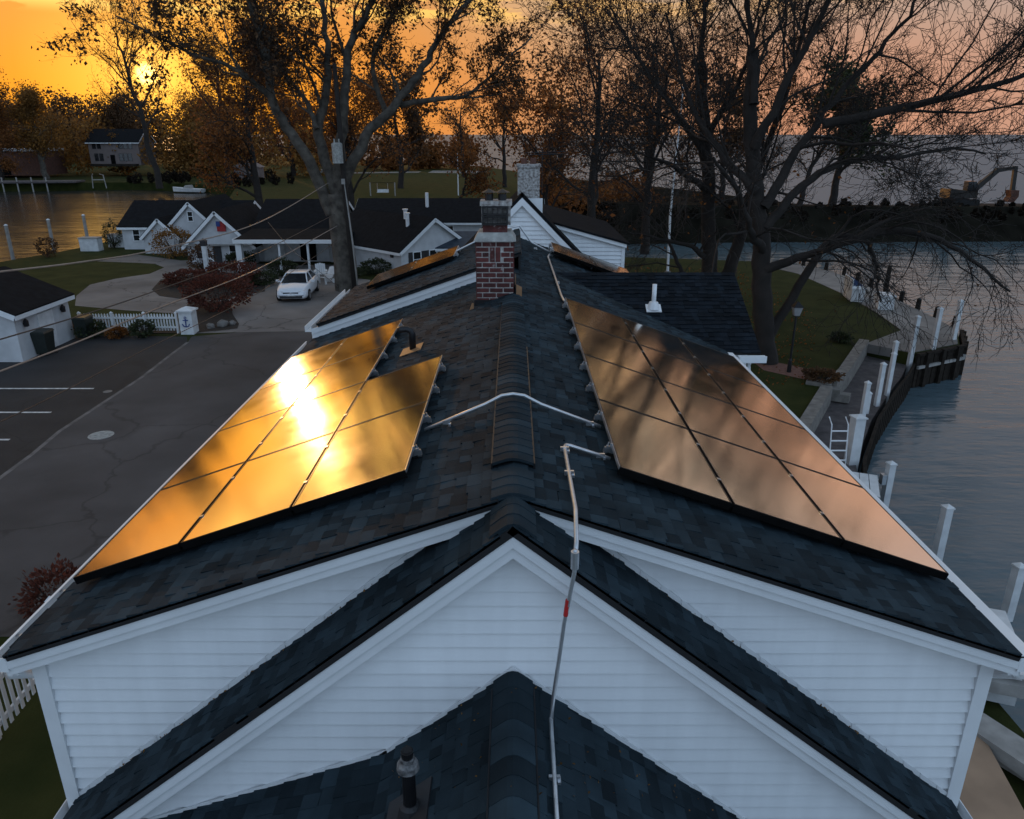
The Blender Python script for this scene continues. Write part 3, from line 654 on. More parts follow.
for j in range(2): bk.box(CX0+.215+j*.085, CX0+.285+j*.085, CY0-.004, CY0+.06, cz0+13*ch, cz0+16*ch-.014)
hb(bk, 'brickwork', 'brick', chim)
cp = MB()
cp.hexa([(CX0-.03, CY0-.04, cz1), (CX1+.03, CY0-.04, cz1), (CX1+.03, CY1+.04, cz1), (CX0-.03, CY1+.04, cz1), (CX0+.04, CY0+.04, cz1+.12), (CX1-.04, CY0+.04, cz1+.12), (CX1-.04, CY1-.04, cz1+.12), (CX0+.04, CY1-.04, cz1+.12)])
hb(cp, 'chimney_cap', 'stone_cap', chim)
cp = MB(); fx0, fx1, fy0, fy1 = CX0+.11, CX1-.10, CY0+.1, CY1-.1
cp.box(fx0, fx1, fy0, fy1, cz1+.12, cz1+.22); hb(cp, 'flue_base', 'brick', chim)
cp = MB(); cp.box(fx0-.02, fx1+.05, fy0+.04, fy1, cz1+.22, cz1+.55); cp.box(fx0-.04, fx1+.07, fy0+.0, fy1+.02, cz1+.50, cz1+.565); hb(cp, 'flue_stack', 'painted_brick', chim)
cp = MB()
for z0, z1, t in ((cz1+.225, cz1+.36, .0), (cz1+.37, cz1+.495, .03)):
    for a, b, c, d in ((fx0-.01, fx1+.01, z0, z0+.02), (fx0-.01, fx1+.01, z1-.02, z1), (fx0-.01, fx0+.015, z0+.02, z1-.02), (fx1-.015, fx1+.01, z0+.02, z1-.02)):
        cp.box(a, b, fy0-.05+t, fy0+.038, c, d)
    for i in range(5): cp.box(fx0+.015, fx1-.015, fy0-.03+t, fy0-.02+t, z0+.03+i*.018, z0+.036+i*.018)
    for i in range(4): cp.box(fx0+.07+i*.075, fx0+.078+i*.075, fy0-.018+t, fy0-.01+t, z0+.02, z1-.02)
hb(cp, 'flue_grille', 'black_metal', chim)
for i in range(2):
    cp = MB(); px = fx0+.09+i*.2; py = (fy0+fy1)/2
    cp.tube([(px, py, cz1+.56), (px, py, cz1+.66)], .065, 10); cp.tube([(px, py, cz1+.68), (px, py, cz1+.73)], [.12, .01], 10)
    for t in range(3): cp.tube([(px+.05*math.cos(t*2.1), py+.05*math.sin(t*2.1), cz1+.65), (px+.05*math.cos(t*2.1), py+.05*math.sin(t*2.1), cz1+.7)], .008, 4)
    hb(cp, 'chimney_pot', 'black_metal', chim)
cp = MB(); cp.box(CX0-.03, CX1+.03, CY0-.02, CY0-.012, 5.0, 5.32); cp.box(CX1+.02, CX1+.03, CY0-.012, CY1+.3, 5.2, 5.55); hb(cp, 'chimney_flashing', 'black_metal', chim)
cp = MB(); cp.xz([(CX1+.035, 5.38), (CX1+.12, 5.36), (CX1+.12, 5.52), (CX1+.035, 5.56)], CY0-.03, CY0-.02); cp.xz([(CX0-.12, 5.14), (CX0-.035, 5.18), (CX0-.035, 5.3), (CX0-.06, 5.3)], CY0-.16, CY0-.15); hb(cp, 'chimney_flashing', 'copper_flash', chim)

# ------------------------------------------------------------------ solar arrays
def solar_array(name, label, s, zr, xcols, y0, rows, lift=.085, pw=.962, plen=1.60, gap=.02, tp=TP, cols_rows=None, scale=1.0):
    """columns run up the slope from the ridge side; rows[i] panels in column i"""
    ar = thing(name, label, 'solar panels', (s*xcols[1] if len(xcols) > 1 else s*xcols[0], y0, HZ+zr-1.0))
    D = dn(s, tp); Nn = Vector((s*tp, 0, 1)).normalized()
    for ci, x in enumerate(xcols):
        for ri in range(rows[ci]):
            o = Vector((s*x, y0+ri*(plen+gap), zr-x*tp))+Nn*lift
            fr = MB(); t = .035; wf = .010
            for u0, u1, v0, v1 in ((0, plen, 0, wf), (0, plen, pw-wf, pw), (0, wf, wf, pw-wf), (plen-wf, plen, wf, pw-wf)):
                fr.frame(o, Y, D, Nn, u0, u1, v0, v1, 0, t)
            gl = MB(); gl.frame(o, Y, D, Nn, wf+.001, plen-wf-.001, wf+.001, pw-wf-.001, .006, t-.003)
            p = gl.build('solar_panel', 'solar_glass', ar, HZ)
            fr.build('panel_frame', 'frame_black', p, HZ)
    nr = max(rows)
    for ri in range(nr):
        cmax = max(c for c in range(len(xcols)) if rows[c] > ri); cmin = min(c for c in range(len(xcols)) if rows[c] > ri)
        for fy in (.28, .76):
            o = Vector((s*xcols[cmin], y0+ri*(plen+gap)+plen*fy, zr-xcols[cmin]*tp))+Nn*lift
            L = (cmax-cmin)*(pw+gap)+pw
            rl = MB(); rl.frame(o, Y, D, Nn, -.014, .014, -.06, L+.05, -.04, -.004)
            ro = rl.build('mounting_rail', 'aluminium', ar, HZ)
            ft = MB()
            for d in (-.04, L*.5, L-.1): ft.frame(o, Y, D, Nn, .022, .032, d, d+.03, -lift+.012, -.01); ft.frame(o, Y, D, Nn, .022, .08, d, d+.03, -lift+.01, -lift+.02)
            ft.build('rail_foot', 'galvanised', ro, HZ)
            cm = MB(); cm.frame(o, Y, D, Nn, -.012, .012, -.05, -.002, -.003, .012); cm.frame(o, Y, D, Nn, -.011, .011, -.024, -.003, .012, .042); cm.tube([o+D*-.04+Nn*.0, o+D*-.04+Nn*.045], .007, 6)
            cm.build('end_clamp', 'aluminium', ro, HZ)
            for c in range(cmin, cmax):
                d = (c-cmin)*(pw+gap)+pw; cm = MB(); cm.frame(o, Y, D, Nn, -.016, .016, d-.006, d+gap+.006, t+.001, t+.006); cm.build('panel_clamp', 'aluminium', ro, HZ)
    sk = MB()  # near-black strip along the front edge, painting the shadow beneath the panels
    for ci, x in enumerate(xcols):
        o = Vector((s*x, y0, zr-x*tp))+Nn*lift
        sk.frame(o, Y, D, Nn, -.008, -.002, 0, pw, -.03, .03)
    sk.build('under_shade_strip', 'matte_black', ar, HZ)
    et = MB()
    for ci, x in enumerate(xcols):
        for ri in range(rows[ci]):
            if ci > 0 and rows[ci-1] > ri: continue
            o = Vector((s*x, y0+ri*(plen+gap), zr-x*tp))+Nn*lift
            et.frame(o, Y, D, Nn, 0, plen, -.008, -.0005, .012, .037)
    et.build('edge_trim', 'aluminium', ar, HZ)
    # dark strips that fill the open gaps between the panels
    se = MB(); ln = len(xcols)
    for c in range(1, ln):
        n = min(rows[c], rows[c-1]); o = Vector((s*xcols[c], y0, zr-xcols[c]*tp))+Nn*lift
        se.frame(o, Y, D, Nn, 0, n*(plen+gap)-gap, -gap+.001, -.001, .0, .022)
    se.build('gap_fill', 'matte_black', ar, HZ)
    return ar
cs = (.80, .80+.93, .80+1.86)
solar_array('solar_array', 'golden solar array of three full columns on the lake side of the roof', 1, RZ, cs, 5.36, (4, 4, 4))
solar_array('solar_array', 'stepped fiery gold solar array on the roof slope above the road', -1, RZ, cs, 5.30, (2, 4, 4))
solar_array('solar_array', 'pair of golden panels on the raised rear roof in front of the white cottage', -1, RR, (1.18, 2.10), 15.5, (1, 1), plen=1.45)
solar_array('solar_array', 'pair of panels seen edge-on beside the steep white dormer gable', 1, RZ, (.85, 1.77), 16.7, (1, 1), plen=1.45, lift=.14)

# conduits
def conduit(label, pts, r=.016, clips=(), m='galvanised', fit=(), tape=None):
    c = thing('conduit', label, 'conduit', pts[len(pts)//2])
    t = MB(); t.tube(pts, r, 8); t.build('pipe', m, c, HZ, True)
    for p in clips:
        b = MB(); b.cbox(p, (.07, .022, .035)); b.cbox((p[0]+.03, p[1], p[2]-.02), (.02, .05, .02)); b.build('pipe_clip', 'aluminium', c, HZ)
    for p, q in fit:
        b = MB(); b.tube([p, q], r*1.9, 10); b.build('coupling', 'galvanised', c, HZ)
    if tape: b = MB(); b.tube(tape, r*1.12, 8); b.build('red_label_wrap', 'red_tape', c, HZ)
    return c
zr = lambda x, l=.05: RZ-abs(x)*TP+l
conduit('silver conduit dropping from the lake side array over both gables to the porch roof',
        [(.80, 5.66, zr(.8)), (.47, 5.66, zr(.47)), (.43, 5.64, zr(.43)), (.415, 5.58, zr(.415)), (.42, 4.50, zr(.42)+.01), (.40, 4.15, RZ-.14), (.385, 4.07, RZ-.22)],
        clips=[(.42, 5.1, zr(.42)), (.415, 5.55, zr(.415)), (.72, 5.66, zr(.72))])
conduit('thin blue grey cable conduit hanging down the front gable with a red band',
        [(.385, 4.07, RZ-.14), (.385, 4.06, RZ-.30), (.33, 4.06, 4.75), (.27, 4.08, 4.1), (.255, 4.0, 3.99)], r=.014, m='galvanised', fit=[((.385, 4.062, RZ-.15), (.385, 4.062, RZ-.27))], tape=[(.349, 4.06, 4.92), (.337, 4.06, 4.80)])
conduit('silver conduit lying along the porch roof beside its ridge', [(.255, 4.02, 4.01), (.255, 3.9, PZ-.205+.045), (.25, 1.7, PZ-.2+.045)], r=.014, clips=[(.255, 3.55, PZ-.2+.03)])
conduit('bent silver conduit crossing the ridge vent between the two big arrays', [(-.80, 6.3, zr(.8)), (-.25, 6.34, zr(.25)+.04), (-.1, 6.34, RZ+.085), (.0, 6.34, RZ+.1), (.1, 6.34, RZ+.085), (.25, 6.34, zr(.25)+.04), (.80, 6.38, zr(.8))],
        clips=[(-.6, 6.31, zr(.6)), (.7, 6.37, zr(.7))])
conduit('pale conduit running from the lake side array up to the far panels', [(.86, 11.86, zr(.86)), (.82, 11.95, zr(.82)), (.80, 12.3, zr(.80)), (.76, 16.4, zr(.76)), (.80, 16.75, zr(.8)), (.88, 16.8, zr(.88))], r=.02, clips=[(.8, 13.5, zr(.8))])
conduit('pale conduit slung over the rear ridge behind the brick chimney', [(-1.2, 16.0, RR+.1-1.2*TP+.03), (-.3, 16.6, RR+.08), (.14, 16.9, RR+.13), (.4, 16.9, RZ+.03), (.85, 16.9, zr(.85)+.04)], r=.02, clips=[(.5, 16.9, zr(.5)+.02)])

# ------------------------------------------------------------------ house behind with the steep dormer
h2 = thing('house', 'white house with steep dormer gable and whitewashed chimney behind the dark roof', 'house', (1.5, 22, 0))
def hb2(mb, name, m, parent=h2): return mb.build(name, m, parent, HZ)
GX, GZ, GY = .23, 6.31, 19.6
for s in (-1, 1):
    mb = MB(); o = Vector((GX, GY-.12, GZ)); dl = 2.3*1.414
    mb.frame(o, Y, dn(s, 1.0), Vector((s, 0, 1)).normalized(), 0, 2.6, 0, dl, -.07, 0); r_ = hb2(mb, 'dormer_roof', 'roof_far')
    mb = MB(); mb.xz([(GX, GZ-.11), (GX+s*2.2, GZ-.11-2.2), (GX+s*2.2, GZ-.30-2.2), (GX, GZ-.30)], GY-.115, GY-.08); hb2(mb, 'rake_fascia', 'trim')
mb = MB(); lm = lambda z: max(0, min(2.1, GZ-.25-z)); lap(mb, lambda z: GX-lm(z), lambda z: GX+lm(z), 3.6, GZ-.25, GY, .11); hb2(mb, 'gable_siding', 'siding')
mb = MB(); mb.box(-.6, 3.02, 20.75, 26, -1.3, 4.2); hb2(mb, 'wall', 'siding')
mb = MB(); lt = lambda z: .9; rt = lambda z: 3.0 if z < 4.93 else max(.9, 3.0-(z-4.93)/.27); lap(mb, lt, rt, 3.6, 5.48, 20.7, .11); hb2(mb, 'wing_siding', 'siding')
mb = MB(); mb.frame(Vector((.6, 20.55, 5.62)), Y, dn(1, .27), Vector((.26, 0, .96)).normalized(), 0, 5.4, 0, 2.65, -.05, 0); hb2(mb, 'wing_roof', 'roof_far')
mb = MB(); mb.xz([(.7, 5.54), (3.08, 4.90), (3.08, 4.80), (.7, 5.44)], 20.58, 20.62); mb.box(2.96, 3.05, 20.66, 20.75, 2.5, 4.85); hb2(mb, 'wing_trim', 'trim')
mb = MB(); mb.box(.12, .68, 20.0, 20.6, 5.3, 6.9); c2 = hb2(mb, 'chimney', 'painted_brick')
mb = MB(); mb.box(.09, .71, 19.97, 20.63, 6.9, 6.98); hb2(mb, 'chimney_cap', 'painted_brick', c2)
for i in range(2): mb = MB(); mb.tube([(.28+.24*i, 20.3, 6.98), (.28+.24*i, 20.3, 7.12)], .08, 8); hb2(mb, 'chimney_pot', 'wall_brick_far', c2)
mb = MB(); mb.box(.36, .76, 19.9, 19.96, 5.4, 6.15); hb2(mb, 'chimney_apron', 'siding', c2)
mb = MB(); mb.tube([(.75, 20.3, 6.2), (.75, 20.3, 7.35)], .012, 6)
for i in range(5): mb.tube([(.35+.1*i, 20.1+.08*i, 7.2), (1.1+.06*i, 20.6-.1*i, 7.22)], .008, 5)
mb.tube([(.3, 20.3, 7.24), (1.35, 20.3, 7.28)], .012, 6)
hb2(mb, 'antenna', 'black_metal')

# ------------------------------------------------------------------ generic gabled buildings
def block(th, x0, x1, y0, y1, ev, rg, axis, wm='wall_far', rm='roof_far', over=.25, lapn=True, z0=0):
    """wall + roof parts of one gabled block (coordinates in the thing's own frame)"""
    Lc = []
    b = MB()
    if axis == 'X':
        ym = (y0+y1)/2; b.yz([(y0, z0), (y1, z0), (y1, ev), (ym, rg), (y0, ev)], x0, x1)
    else:
        xm = (x0+x1)/2; b.xz([(x0, z0), (x1, z0), (x1, ev), (xm, rg), (x0, ev)], y0, y1)
    wo = b.build('wall', wm); wo.parent = th
    b = MB()
    if axis == 'X':
        t = (rg-ev)/(ym-y0); h = ym-y0+over
        for s in (-1, 1): b.frame(Vector((x0-over, ym, rg+.03)), Vector((1, 0, 0)), Vector((0, s, -t)).normalized(), Vector((0, s*t, 1)).normalized(), 0, x1-x0+2*over, 0, h*math.sqrt(1+t*t), 0, .09)
    else:
        t = (rg-ev)/(xm-x0); h = xm-x0+over
        for s in (-1, 1): b.frame(Vector((xm, y0-over, rg+.03)), Vector((0, 1, 0)), Vector((s, 0, -t)).normalized(), Vector((s*t, 0, 1)).normalized(), 0, y1-y0+2*over, 0, h*math.sqrt(1+t*t), 0, .09)
    ro = b.build('roof', rm); ro.parent = th
    b = MB()
    if axis == 'X':
        for xx in (x0-over-.03, x1+over):
            for s in (-1, 1): b.frame(Vector((xx, ym, rg+.01)), Vector((1, 0, 0)), Vector((0, s, -t)).normalized(), Vector((0, s*t, 1)).normalized(), 0, .03, 0, h*math.sqrt(1+t*t), -.16, .06)
        for s in (-1, 1): b.box(x0-over, x1+over, ym+s*(h+.005)-.015, ym+s*(h+.005)+.015, ev-t*over-.13, ev-t*over+.05)
    else:
        for yy in (y0-over-.03,):
            for s in (-1, 1): b.frame(Vector((xm, yy, rg+.01)), Vector((0, 1, 0)), Vector((s, 0, -t)).normalized(), Vector((s*t, 0, 1)).normalized(), 0, .03, 0, h*math.sqrt(1+t*t), -.16, .06)
        for s in (-1, 1): b.box(xm+s*(h+.005)-.015, xm+s*(h+.005)+.015, y0-over, y1+over, ev-t*over-.13, ev-t*over+.05)
    tr = b.build('roof_trim', 'trim'); tr.parent = ro
    return wo, ro
def window(th, x, z, y, wd, ht, face='-Y', shut=False, trim='trim', frame=True):
    """window in a wall facing -Y (or +X) in the thing's frame"""
    f = MB(); g = MB(); t = .06
    def bx(mb, u0, u1, v0, v1, d0, d1):
        if face == '-Y': mb.box(u0, u1, y-d1, y-d0, v0, v1)
        elif face == '+X': mb.box(y+d0, y+d1, u0, u1, v0, v1)
    a, b, c, d = x-wd/2, x+wd/2, z-ht/2, z+ht/2
    bx(f, a-t, b+t, d, d+t, .005, .05); bx(f, a-t, b+t, c-t, c, .005, .06); bx(f, a-t, a, c, d, .005, .05); bx(f, b, b+t, c, d, .005, .05); bx(f, a, b, z-.02, z+.02, .02, .04)
    bx(g, a, b, c, d, .004, .018)
    fo = f.build('window', trim); fo.parent = th; go = g.build('pane', 'window_glass'); go.parent = fo
    if shut:
        for q in (a-t-.36, b+t+.02):
            s = MB(); bx(s, q, q+.34, c-.04, d+.04, .004, .04); so_ = s.build('shutter', 'dark_plastic'); so_.parent = fo
def part(th, mb, name, m, smooth=False):
    o = mb.build(name, m, smooth=smooth); o.parent = th; return o

# white cottage complex by the canal (survey units * K)
hA = thing('house', 'rambling white cottage with four dark roofed gables beside the canal', 'house', (0, 0, 0))
block(hA, -27.6*K, -19.2*K, 54*K, 60*K, 1.6*K, 3.05*K, 'X')
block(hA, -25.2*K, -22.8*K, 52*K, 56.9*K, 1.15*K, 2.3*K, 'Y', over=.2)
block(hA, -24.0*K, -19.8*K, 52.3*K, 59*K, 1.3*K, 3.35*K, 'Y', over=.2)
block(hA, -20.4*K, -16.3*K, 47.6*K, 54*K, 1.25*K, 3.2*K, 'Y', over=.3)
wo, ro = block(hA, -16.4*K, -11.4*K, 48.6*K, 56*K, 1.9*K, 3.5*K, 'X', over=.3)
b = MB(); b.frame(Vector((-16.5*K, 48.5*K, 1.98*K)), Vector((1, 0, 0)), Vector((0, -1, -.07)).normalized(), Vector((0, -.07, 1)), 0, 6.6*K, 0, 3.6*K, 0, .12); part(hA, b, 'porch_roof', 'roof_far')
b = MB(); b.box(-16.5*K, -9.9*K, 44.83*K, 44.88*K, 1.64*K, 1.86*K); b.box(-16.55*K, -16.5*K, 44.9*K, 48.5*K, 1.68*K, 1.9*K); part(hA, b, 'porch_fascia', 'trim')
b = MB(); b.box(-16.4*K-.1, -16.4*K+.3, 45.1*K, 45.1*K+.4, 0, 1.66*K); part(hA, b, 'porch_post', 'trim')
for x in (-13.9, -12.2, -10.6): b = MB(); b.box(x*K-.07, x*K+.07, 45.1*K, 45.1*K+.14, 0, 1.66*K); part(hA, b, 'porch_post', 'trim')
b = MB(); b.box(-15.9*K, -14.6*K, 48.45*K, 48.58*K, .1, 1.75*K); part(hA, b, 'porch_door', 'wood_white')
b = MB(); b.box(-13.6*K, -12.6*K, 48.5*K, 48.58*K, .1, 1.6*K); part(hA, b, 'dark_door', 'matte_black')
for x, z in ((-19.6, .75), (-17.5, .75)): window(hA, x*K, z*K, 47.6*K, .6, .95)
b = MB(); b.box(-18.8*K, -18.3*K, 47.55*K, 47.595*K, .05, 1.1*K); part(hA, b, 'front_door', 'dark_plastic')
b = MB(); b.box(-20.6*K, -16.1*K, 47.2*K, 47.58*K, 1.2*K, 1.24*K); part(hA, b, 'canopy_strip', 'wood_grey')
window(hA, -21.9*K, 2.45*K, 52.3*K, .35, .7); window(hA, -26.6*K, 1.0*K, 54*K, .5, .9)
b = MB()
for i in range(6): b.box(-18.35*K, -18.35*K+.62, 47.5*K, 47.58*K, 2.02*K+i*.12, 2.02*K+i*.12+.11)
b.cur = 1; b.box(-18.35*K-.02, -18.35*K+.26, 47.46*K, 47.5*K, 2.02*K+.36, 2.02*K+.72)
fl = b.build('house_flag', ['flag_red', 'flag_blue']); tag(fl, 'small red and blue flag hanging on the white gable', 'flag')
# cottage by the sycamore, turned 45 degrees
hB = thing('house', 'small white cottage with dark roof just behind the big sycamore trunk', 'house', (-6.4*K, 43.2*K, 0), rz=R(-45))
hB.rotation_euler = (0, 0, R(135)-math.pi/2)   # gable end looks towards +x / -y
hB.rotation_euler = (0, 0, R(45)); 
block(hB, 0, 4.9*K, -.0, 9, 1.45*K, 3.05*K, 'Y', over=.25)
for x in (1.15*K, 2.35*K): window(hB, x, .85*K, 0, .6, .95, shut=True)
for i, (x, y) in enumerate(((1.9, 1.6), (2.5, 2.6))):
    b = MB(); b.tube([(x, y, 2.2*K), (x, y, 3.3*K+.15*i)], .13, 8); b.tube([(x, y, 3.3*K+.15*i), (x, y, 3.3*K+.15*i+.08)], .2, 8); part(hB, b, 'roof_vent', 'white_pvc')
b = MB(); b.box(-.12, -.02, .8, 1.05, 1.0*K, 1.25*K); part(hB, b, 'wall_lamp', 'black_metal')
hC = thing('house', 'low annexe with blue grey roof beside the small white cottage', 'house', (-3.2*K, 45.2*K, 0))
block(hC, -1.4, 3.2, 0, 4.2, 1.35*K, 2.0*K, 'X', rm='roof_blue', over=.25); window(hC, .3, .9*K, 0, .7, .9)
hD = thing('house', 'long low dark roofed building at the edge of the far lawn', 'house', (-9*K, 56*K, 0))
block(hD, -3, 13, 0, 8, 1.7*K, 3.0*K, 'X', over=.3)
for x in (1, 5, 9): window(hD, x, 1.0*K, 0, .8, .9)
b = MB(); b.tube([(3, 2.4, 2.2*K), (3, 2.4, 3.6*K)], .15, 8); part(hD, b, 'roof_vent', 'white_pvc')
# garage shed by the car park
hS = thing('shed', 'white garage shed with dark roof beside the dark car park', 'shed', (-22.2*K, 25.9*K, 0))
block(hS, 0, 4.6*K, 0, 3.4*K, 1.75*K, 2.75*K, 'Y', over=.22)
b = MB()
for i in range(4): b.box(1.6, 4.3, -.05, -.004, .06+i*.42, .06+i*.42+.39)
part(hS, b, 'garage_door', 'wood_white')
b = MB(); b.box(4.6*K+.004, 4.6*K+.05, 1.5, 2.6, .05, 1.45*K); part(hS, b, 'side_door', 'wood_white')
for y in (.55, 3.3):
    b = MB(); b.cbox((4.6*K+.12, y, 1.3*K), (.14, .14, .24)); b.tube([(4.6*K+.12, y, 1.3*K+.12), (4.6*K+.12, y, 1.3*K+.22)], [.1, .02], 6); b.cbox((4.6*K+.03, y, 1.3*K), (.06, .08, .1)); part(hS, b, 'wall_lantern', 'black_metal')
def bin_(loc, label, m='plastic_green'):
    t = thing('wheelie_bin', label, 'bin', loc)
    b = MB(); b.hexa([(-.24, -.28, .08), (.24, -.28, .08), (.24, .28, .08), (-.24, .28, .08), (-.30, -.36, .98), (.30, -.36, .98), (.30, .36, .98), (-.30, .36, .98)]); part(t, b, 'bin_body', m)
    b = MB(); b.hexa([(-.32, -.38, .985), (.32, -.38, .985), (.32, .4, .985), (-.32, .4, .985), (-.27, -.33, 1.06), (.27, -.33, 1.06), (.27, .36, 1.08), (-.27, .36, 1.08)]); part(t, b, 'lid', m)
    for s in (-1, 1): b = MB(); b.tube([(s*.26, .3, .1), (s*.31, .3, .1)], .1, 12); part(t, b, 'wheel', 'tyre')
bin_((-17.35*K, 26.9*K, .01), 'dark wheelie bin standing at the corner of the white shed'); bin_((-17.1*K, 29.2*K, .01), 'dark wheelie bin in the gap between the shed and picket fence')

# ------------------------------------------------------------------ fences
def picket(label, p0, p1, h, posts=4, pitch=.14, base=.12):
    t = thing('picket_fence', label, 'fence', p0)
    d = Vector(p1)-Vector(p0); L = d.length; d.normalize(); nn = Vector((-d.y, d.x, 0)); o = Vector((0, 0, 0)); Z = Vector((0, 0, 1))
    b = MB()
    n = int(L/pitch)
    for i in range(n):
        u = i*pitch; c = base
        P = []
        for w in (.025, .045):
            P += [o+d*u+nn*w+Z*c, o+d*(u+.075)+nn*w+Z*c, o+d*(u+.075)+nn*w+Z*(h-.06), o+d*(u+.0375)+nn*w+Z*h, o+d*u+nn*w+Z*(h-.06)]
        b.add(P, [(0, 1, 2, 3, 4), (9, 8, 7, 6, 5), (0, 5, 6, 1), (1, 6, 7, 2), (2, 7, 8, 3), (3, 8, 9, 4), (4, 9, 5, 0)])
    part(t, b, 'picket_row', 'wood_white')
    for z in (base+.12, h-.25): b = MB(); b.frame(o, d, nn, Z, 0, L, -.02, .02, z, z+.09); part(t, b, 'rail', 'wood_white')
    for i in range(posts):
        u = L*i/(posts-1); b = MB(); b.frame(o, d, nn, Z, u-.05, u+.05, -.13, -.025, 0, h+.05)
        b.add([o+d*(u-.07)+nn*-.15+Z*(h+.05), o+d*(u+.07)+nn*-.15+Z*(h+.05), o+d*(u+.07)+nn*-.005+Z*(h+.05), o+d*(u-.07)+nn*-.005+Z*(h+.05), o+d*u+nn*-.078+Z*(h+.13)], [(3, 2, 1, 0), (0, 1, 4), (1, 2, 4), (2, 3, 4), (3, 0, 4)])
        part(t, b, 'fence_post', 'wood_white')
    return t
picket('white picket fence between the dark car park and the driveway', (-17.7*K, 30.1*K, .0), (-13.75*K, 30.1*K, 0), .95)
picket('white picket fence on the dark grass below the eave corner', (-7.0*K, 11.4, .0), (-6.75*K, 5.2, 0), 1.15, posts=4, pitch=.16)
gp = thing('gate_pillar', 'square white gate pillar with dark blue anchor at end of picket fence', 'pillar', (-13.3*K, 30.1*K, 0))
b = MB(); b.cbox((0, 0, .55), (.62, .62, 1.1)); part(gp, b, 'shaft', 'wood_white')
b = MB(); b.cbox((0, 0, 1.13), (.78, .78, .07)); b.add([(-.36, -.36, 1.165), (.36, -.36, 1.165), (.36, .36, 1.165), (-.36, .36, 1.165), (0, 0, 1.32)], [(3, 2, 1, 0), (0, 1, 4), (1, 2, 4), (2, 3, 4), (3, 0, 4)]); part(gp, b, 'cap', 'wood_white')
b = MB(); y = -.33
b.tube([(0, y, .38), (0, y, .78)], .024, 6); b.tube([(-.12, y, .7), (.12, y, .7)], .022, 6); b.tube([(-.17, y, .52), (-.12, y, .42), (0, y, .38), (.12, y, .42), (.17, y, .52)], .024, 6)
b.tube([(math.cos(a)*.05, y, .82+math.sin(a)*.05) for a in [i*math.pi/4 for i in range(9)]], .016, 6); part(gp, b, 'anchor_emblem', 'flag_blue')

# ------------------------------------------------------------------ car
def make_car(loc, rz):
    t = thing('car', 'white saloon car parked on the pale concrete driveway', 'car', loc, rz=rz)
    # body lofted along its length: x across, y to the nose is negative
    secs = [(-2.18, .62, .50, .30), (-2.08, .78, .66, .24), (-1.7, .86, .78, .20), (-1.2, .90, .88, .20), (-.7, .91, .94, .20), (.0, .91, .95, .20), (1.0, .91, .97, .20), (1.7, .89, .98, .22), (2.05, .82, .95, .28), (2.2, .72, .80, .36)]
    b = MB(); k = 0
    for y, hw, top, bot in secs:
        prof = [(-hw*.9, bot), (-hw, bot+.14), (-hw, (bot+top)/2), (-hw*.95, top-.05), (-hw*.80, top), (0, top+.035), (hw*.80, top), (hw*.95, top-.05), (hw, (bot+top)/2), (hw, bot+.14), (hw*.9, bot)]
        b.v += [(x, y, z) for x, z in prof]; k = len(prof)
    for i in range(len(secs)-1):
        for j in range(k): b.f.append((i*k+j, i*k+(j+1) % k, (i+1)*k+(j+1) % k, (i+1)*k+j)); b.mi.append(0)
    b.f.append(tuple(range(k-1, -1, -1))); b.mi.append(0); n0 = (len(secs)-1)*k; b.f.append(tuple(n0+j for j in range(k))); b.mi.append(0)
    body = part(t, b, 'body', 'car_paint', True)
    b = MB()
    lo = [(-.74, -1.0), (.74, -1.0), (.78, 1.55), (-.78, 1.55)]; up = [(-.56, -.25), (.56, -.25), (.58, .95), (-.58, .95)]
    b.hexa([(x, y, .95) for x, y in lo]+[(x, y, 1.36) for x, y in up]); part(t, b, 'cabin', 'window_glass')
    b = MB(); b.hexa([(-.57, -.28, 1.345), (.57, -.28, 1.345), (.6, 1.0, 1.345), (-.6, 1.0, 1.345), (-.50, -.15, 1.395), (.50, -.15, 1.395), (.52, .9, 1.395), (-.52, .9, 1.395)]); part(t, b, 'roof_panel', 'car_paint', True)
    b = MB()
    for s in (-1, 1):
        b.tube([(s*.75, -1.02, .96), (s*.575, -.26, 1.36), (s*.59, .96, 1.36), (s*.79, 1.57, .98)], .035, 6); b.tube([(s*.765, .3, .95), (s*.59, .3, 1.36)], .03, 6)
    part(t, b, 'pillars', 'car_paint')
    b = MB(); b.box(-.42, .42, -2.17, -2.10, .50, .60); part(t, b, 'grille', 'dark_plastic')
    b = MB(); b.box(-.62, .62, -2.19, -2.08, .28, .40); part(t, b, 'lower_grille', 'dark_plastic')
    b = MB(); b.tube([(0, -2.19, .56), (0, -2.165, .56)], .06, 14); part(t, b, 'badge', 'aluminium')
    b = MB(); b.box(-.26, .26, -2.215, -2.19, .41, .49); part(t, b, 'number_plate', 'wood_white')
    for s in (-1, 1):
        b = MB(); b.hexa([(s*.44, -2.15, .53), (s*.74, -2.03, .55), (s*.80, -1.78, .60), (s*.44, -1.9, .6), (s*.44, -2.15, .64), (s*.74, -2.02, .67), (s*.80, -1.75, .72), (s*.44, -1.9, .7)]); part(t, b, 'headlight', 'lamp_glass')
        b = MB(); b.tube([(s*.68, -2.13, .37), (s*.68, -2.09, .37)], .07, 10); part(t, b, 'fog_light', 'lamp_glass')
        b = MB(); b.cbox((s*1.0, -.62, 1.0), (.2, .12, .13)); b.cbox((s*.88, -.62, .96), (.12, .05, .04)); part(t, b, 'wing_mirror', 'car_paint')
        for y in (-1.35, 1.35):
            b = MB(); b.tube([(s*.72, y, .32), (s*.92, y, .32)], .32, 20); wh = part(t, b, 'wheel', 'tyre', False)
            b = MB(); b.tube([(s*.90, y, .32), (s*.93, y, .32)], .20, 14); q = b.build('rim', 'aluminium'); q.parent = wh
    return t
make_car((-10.85*K, 37.7*K, .015), R(4))

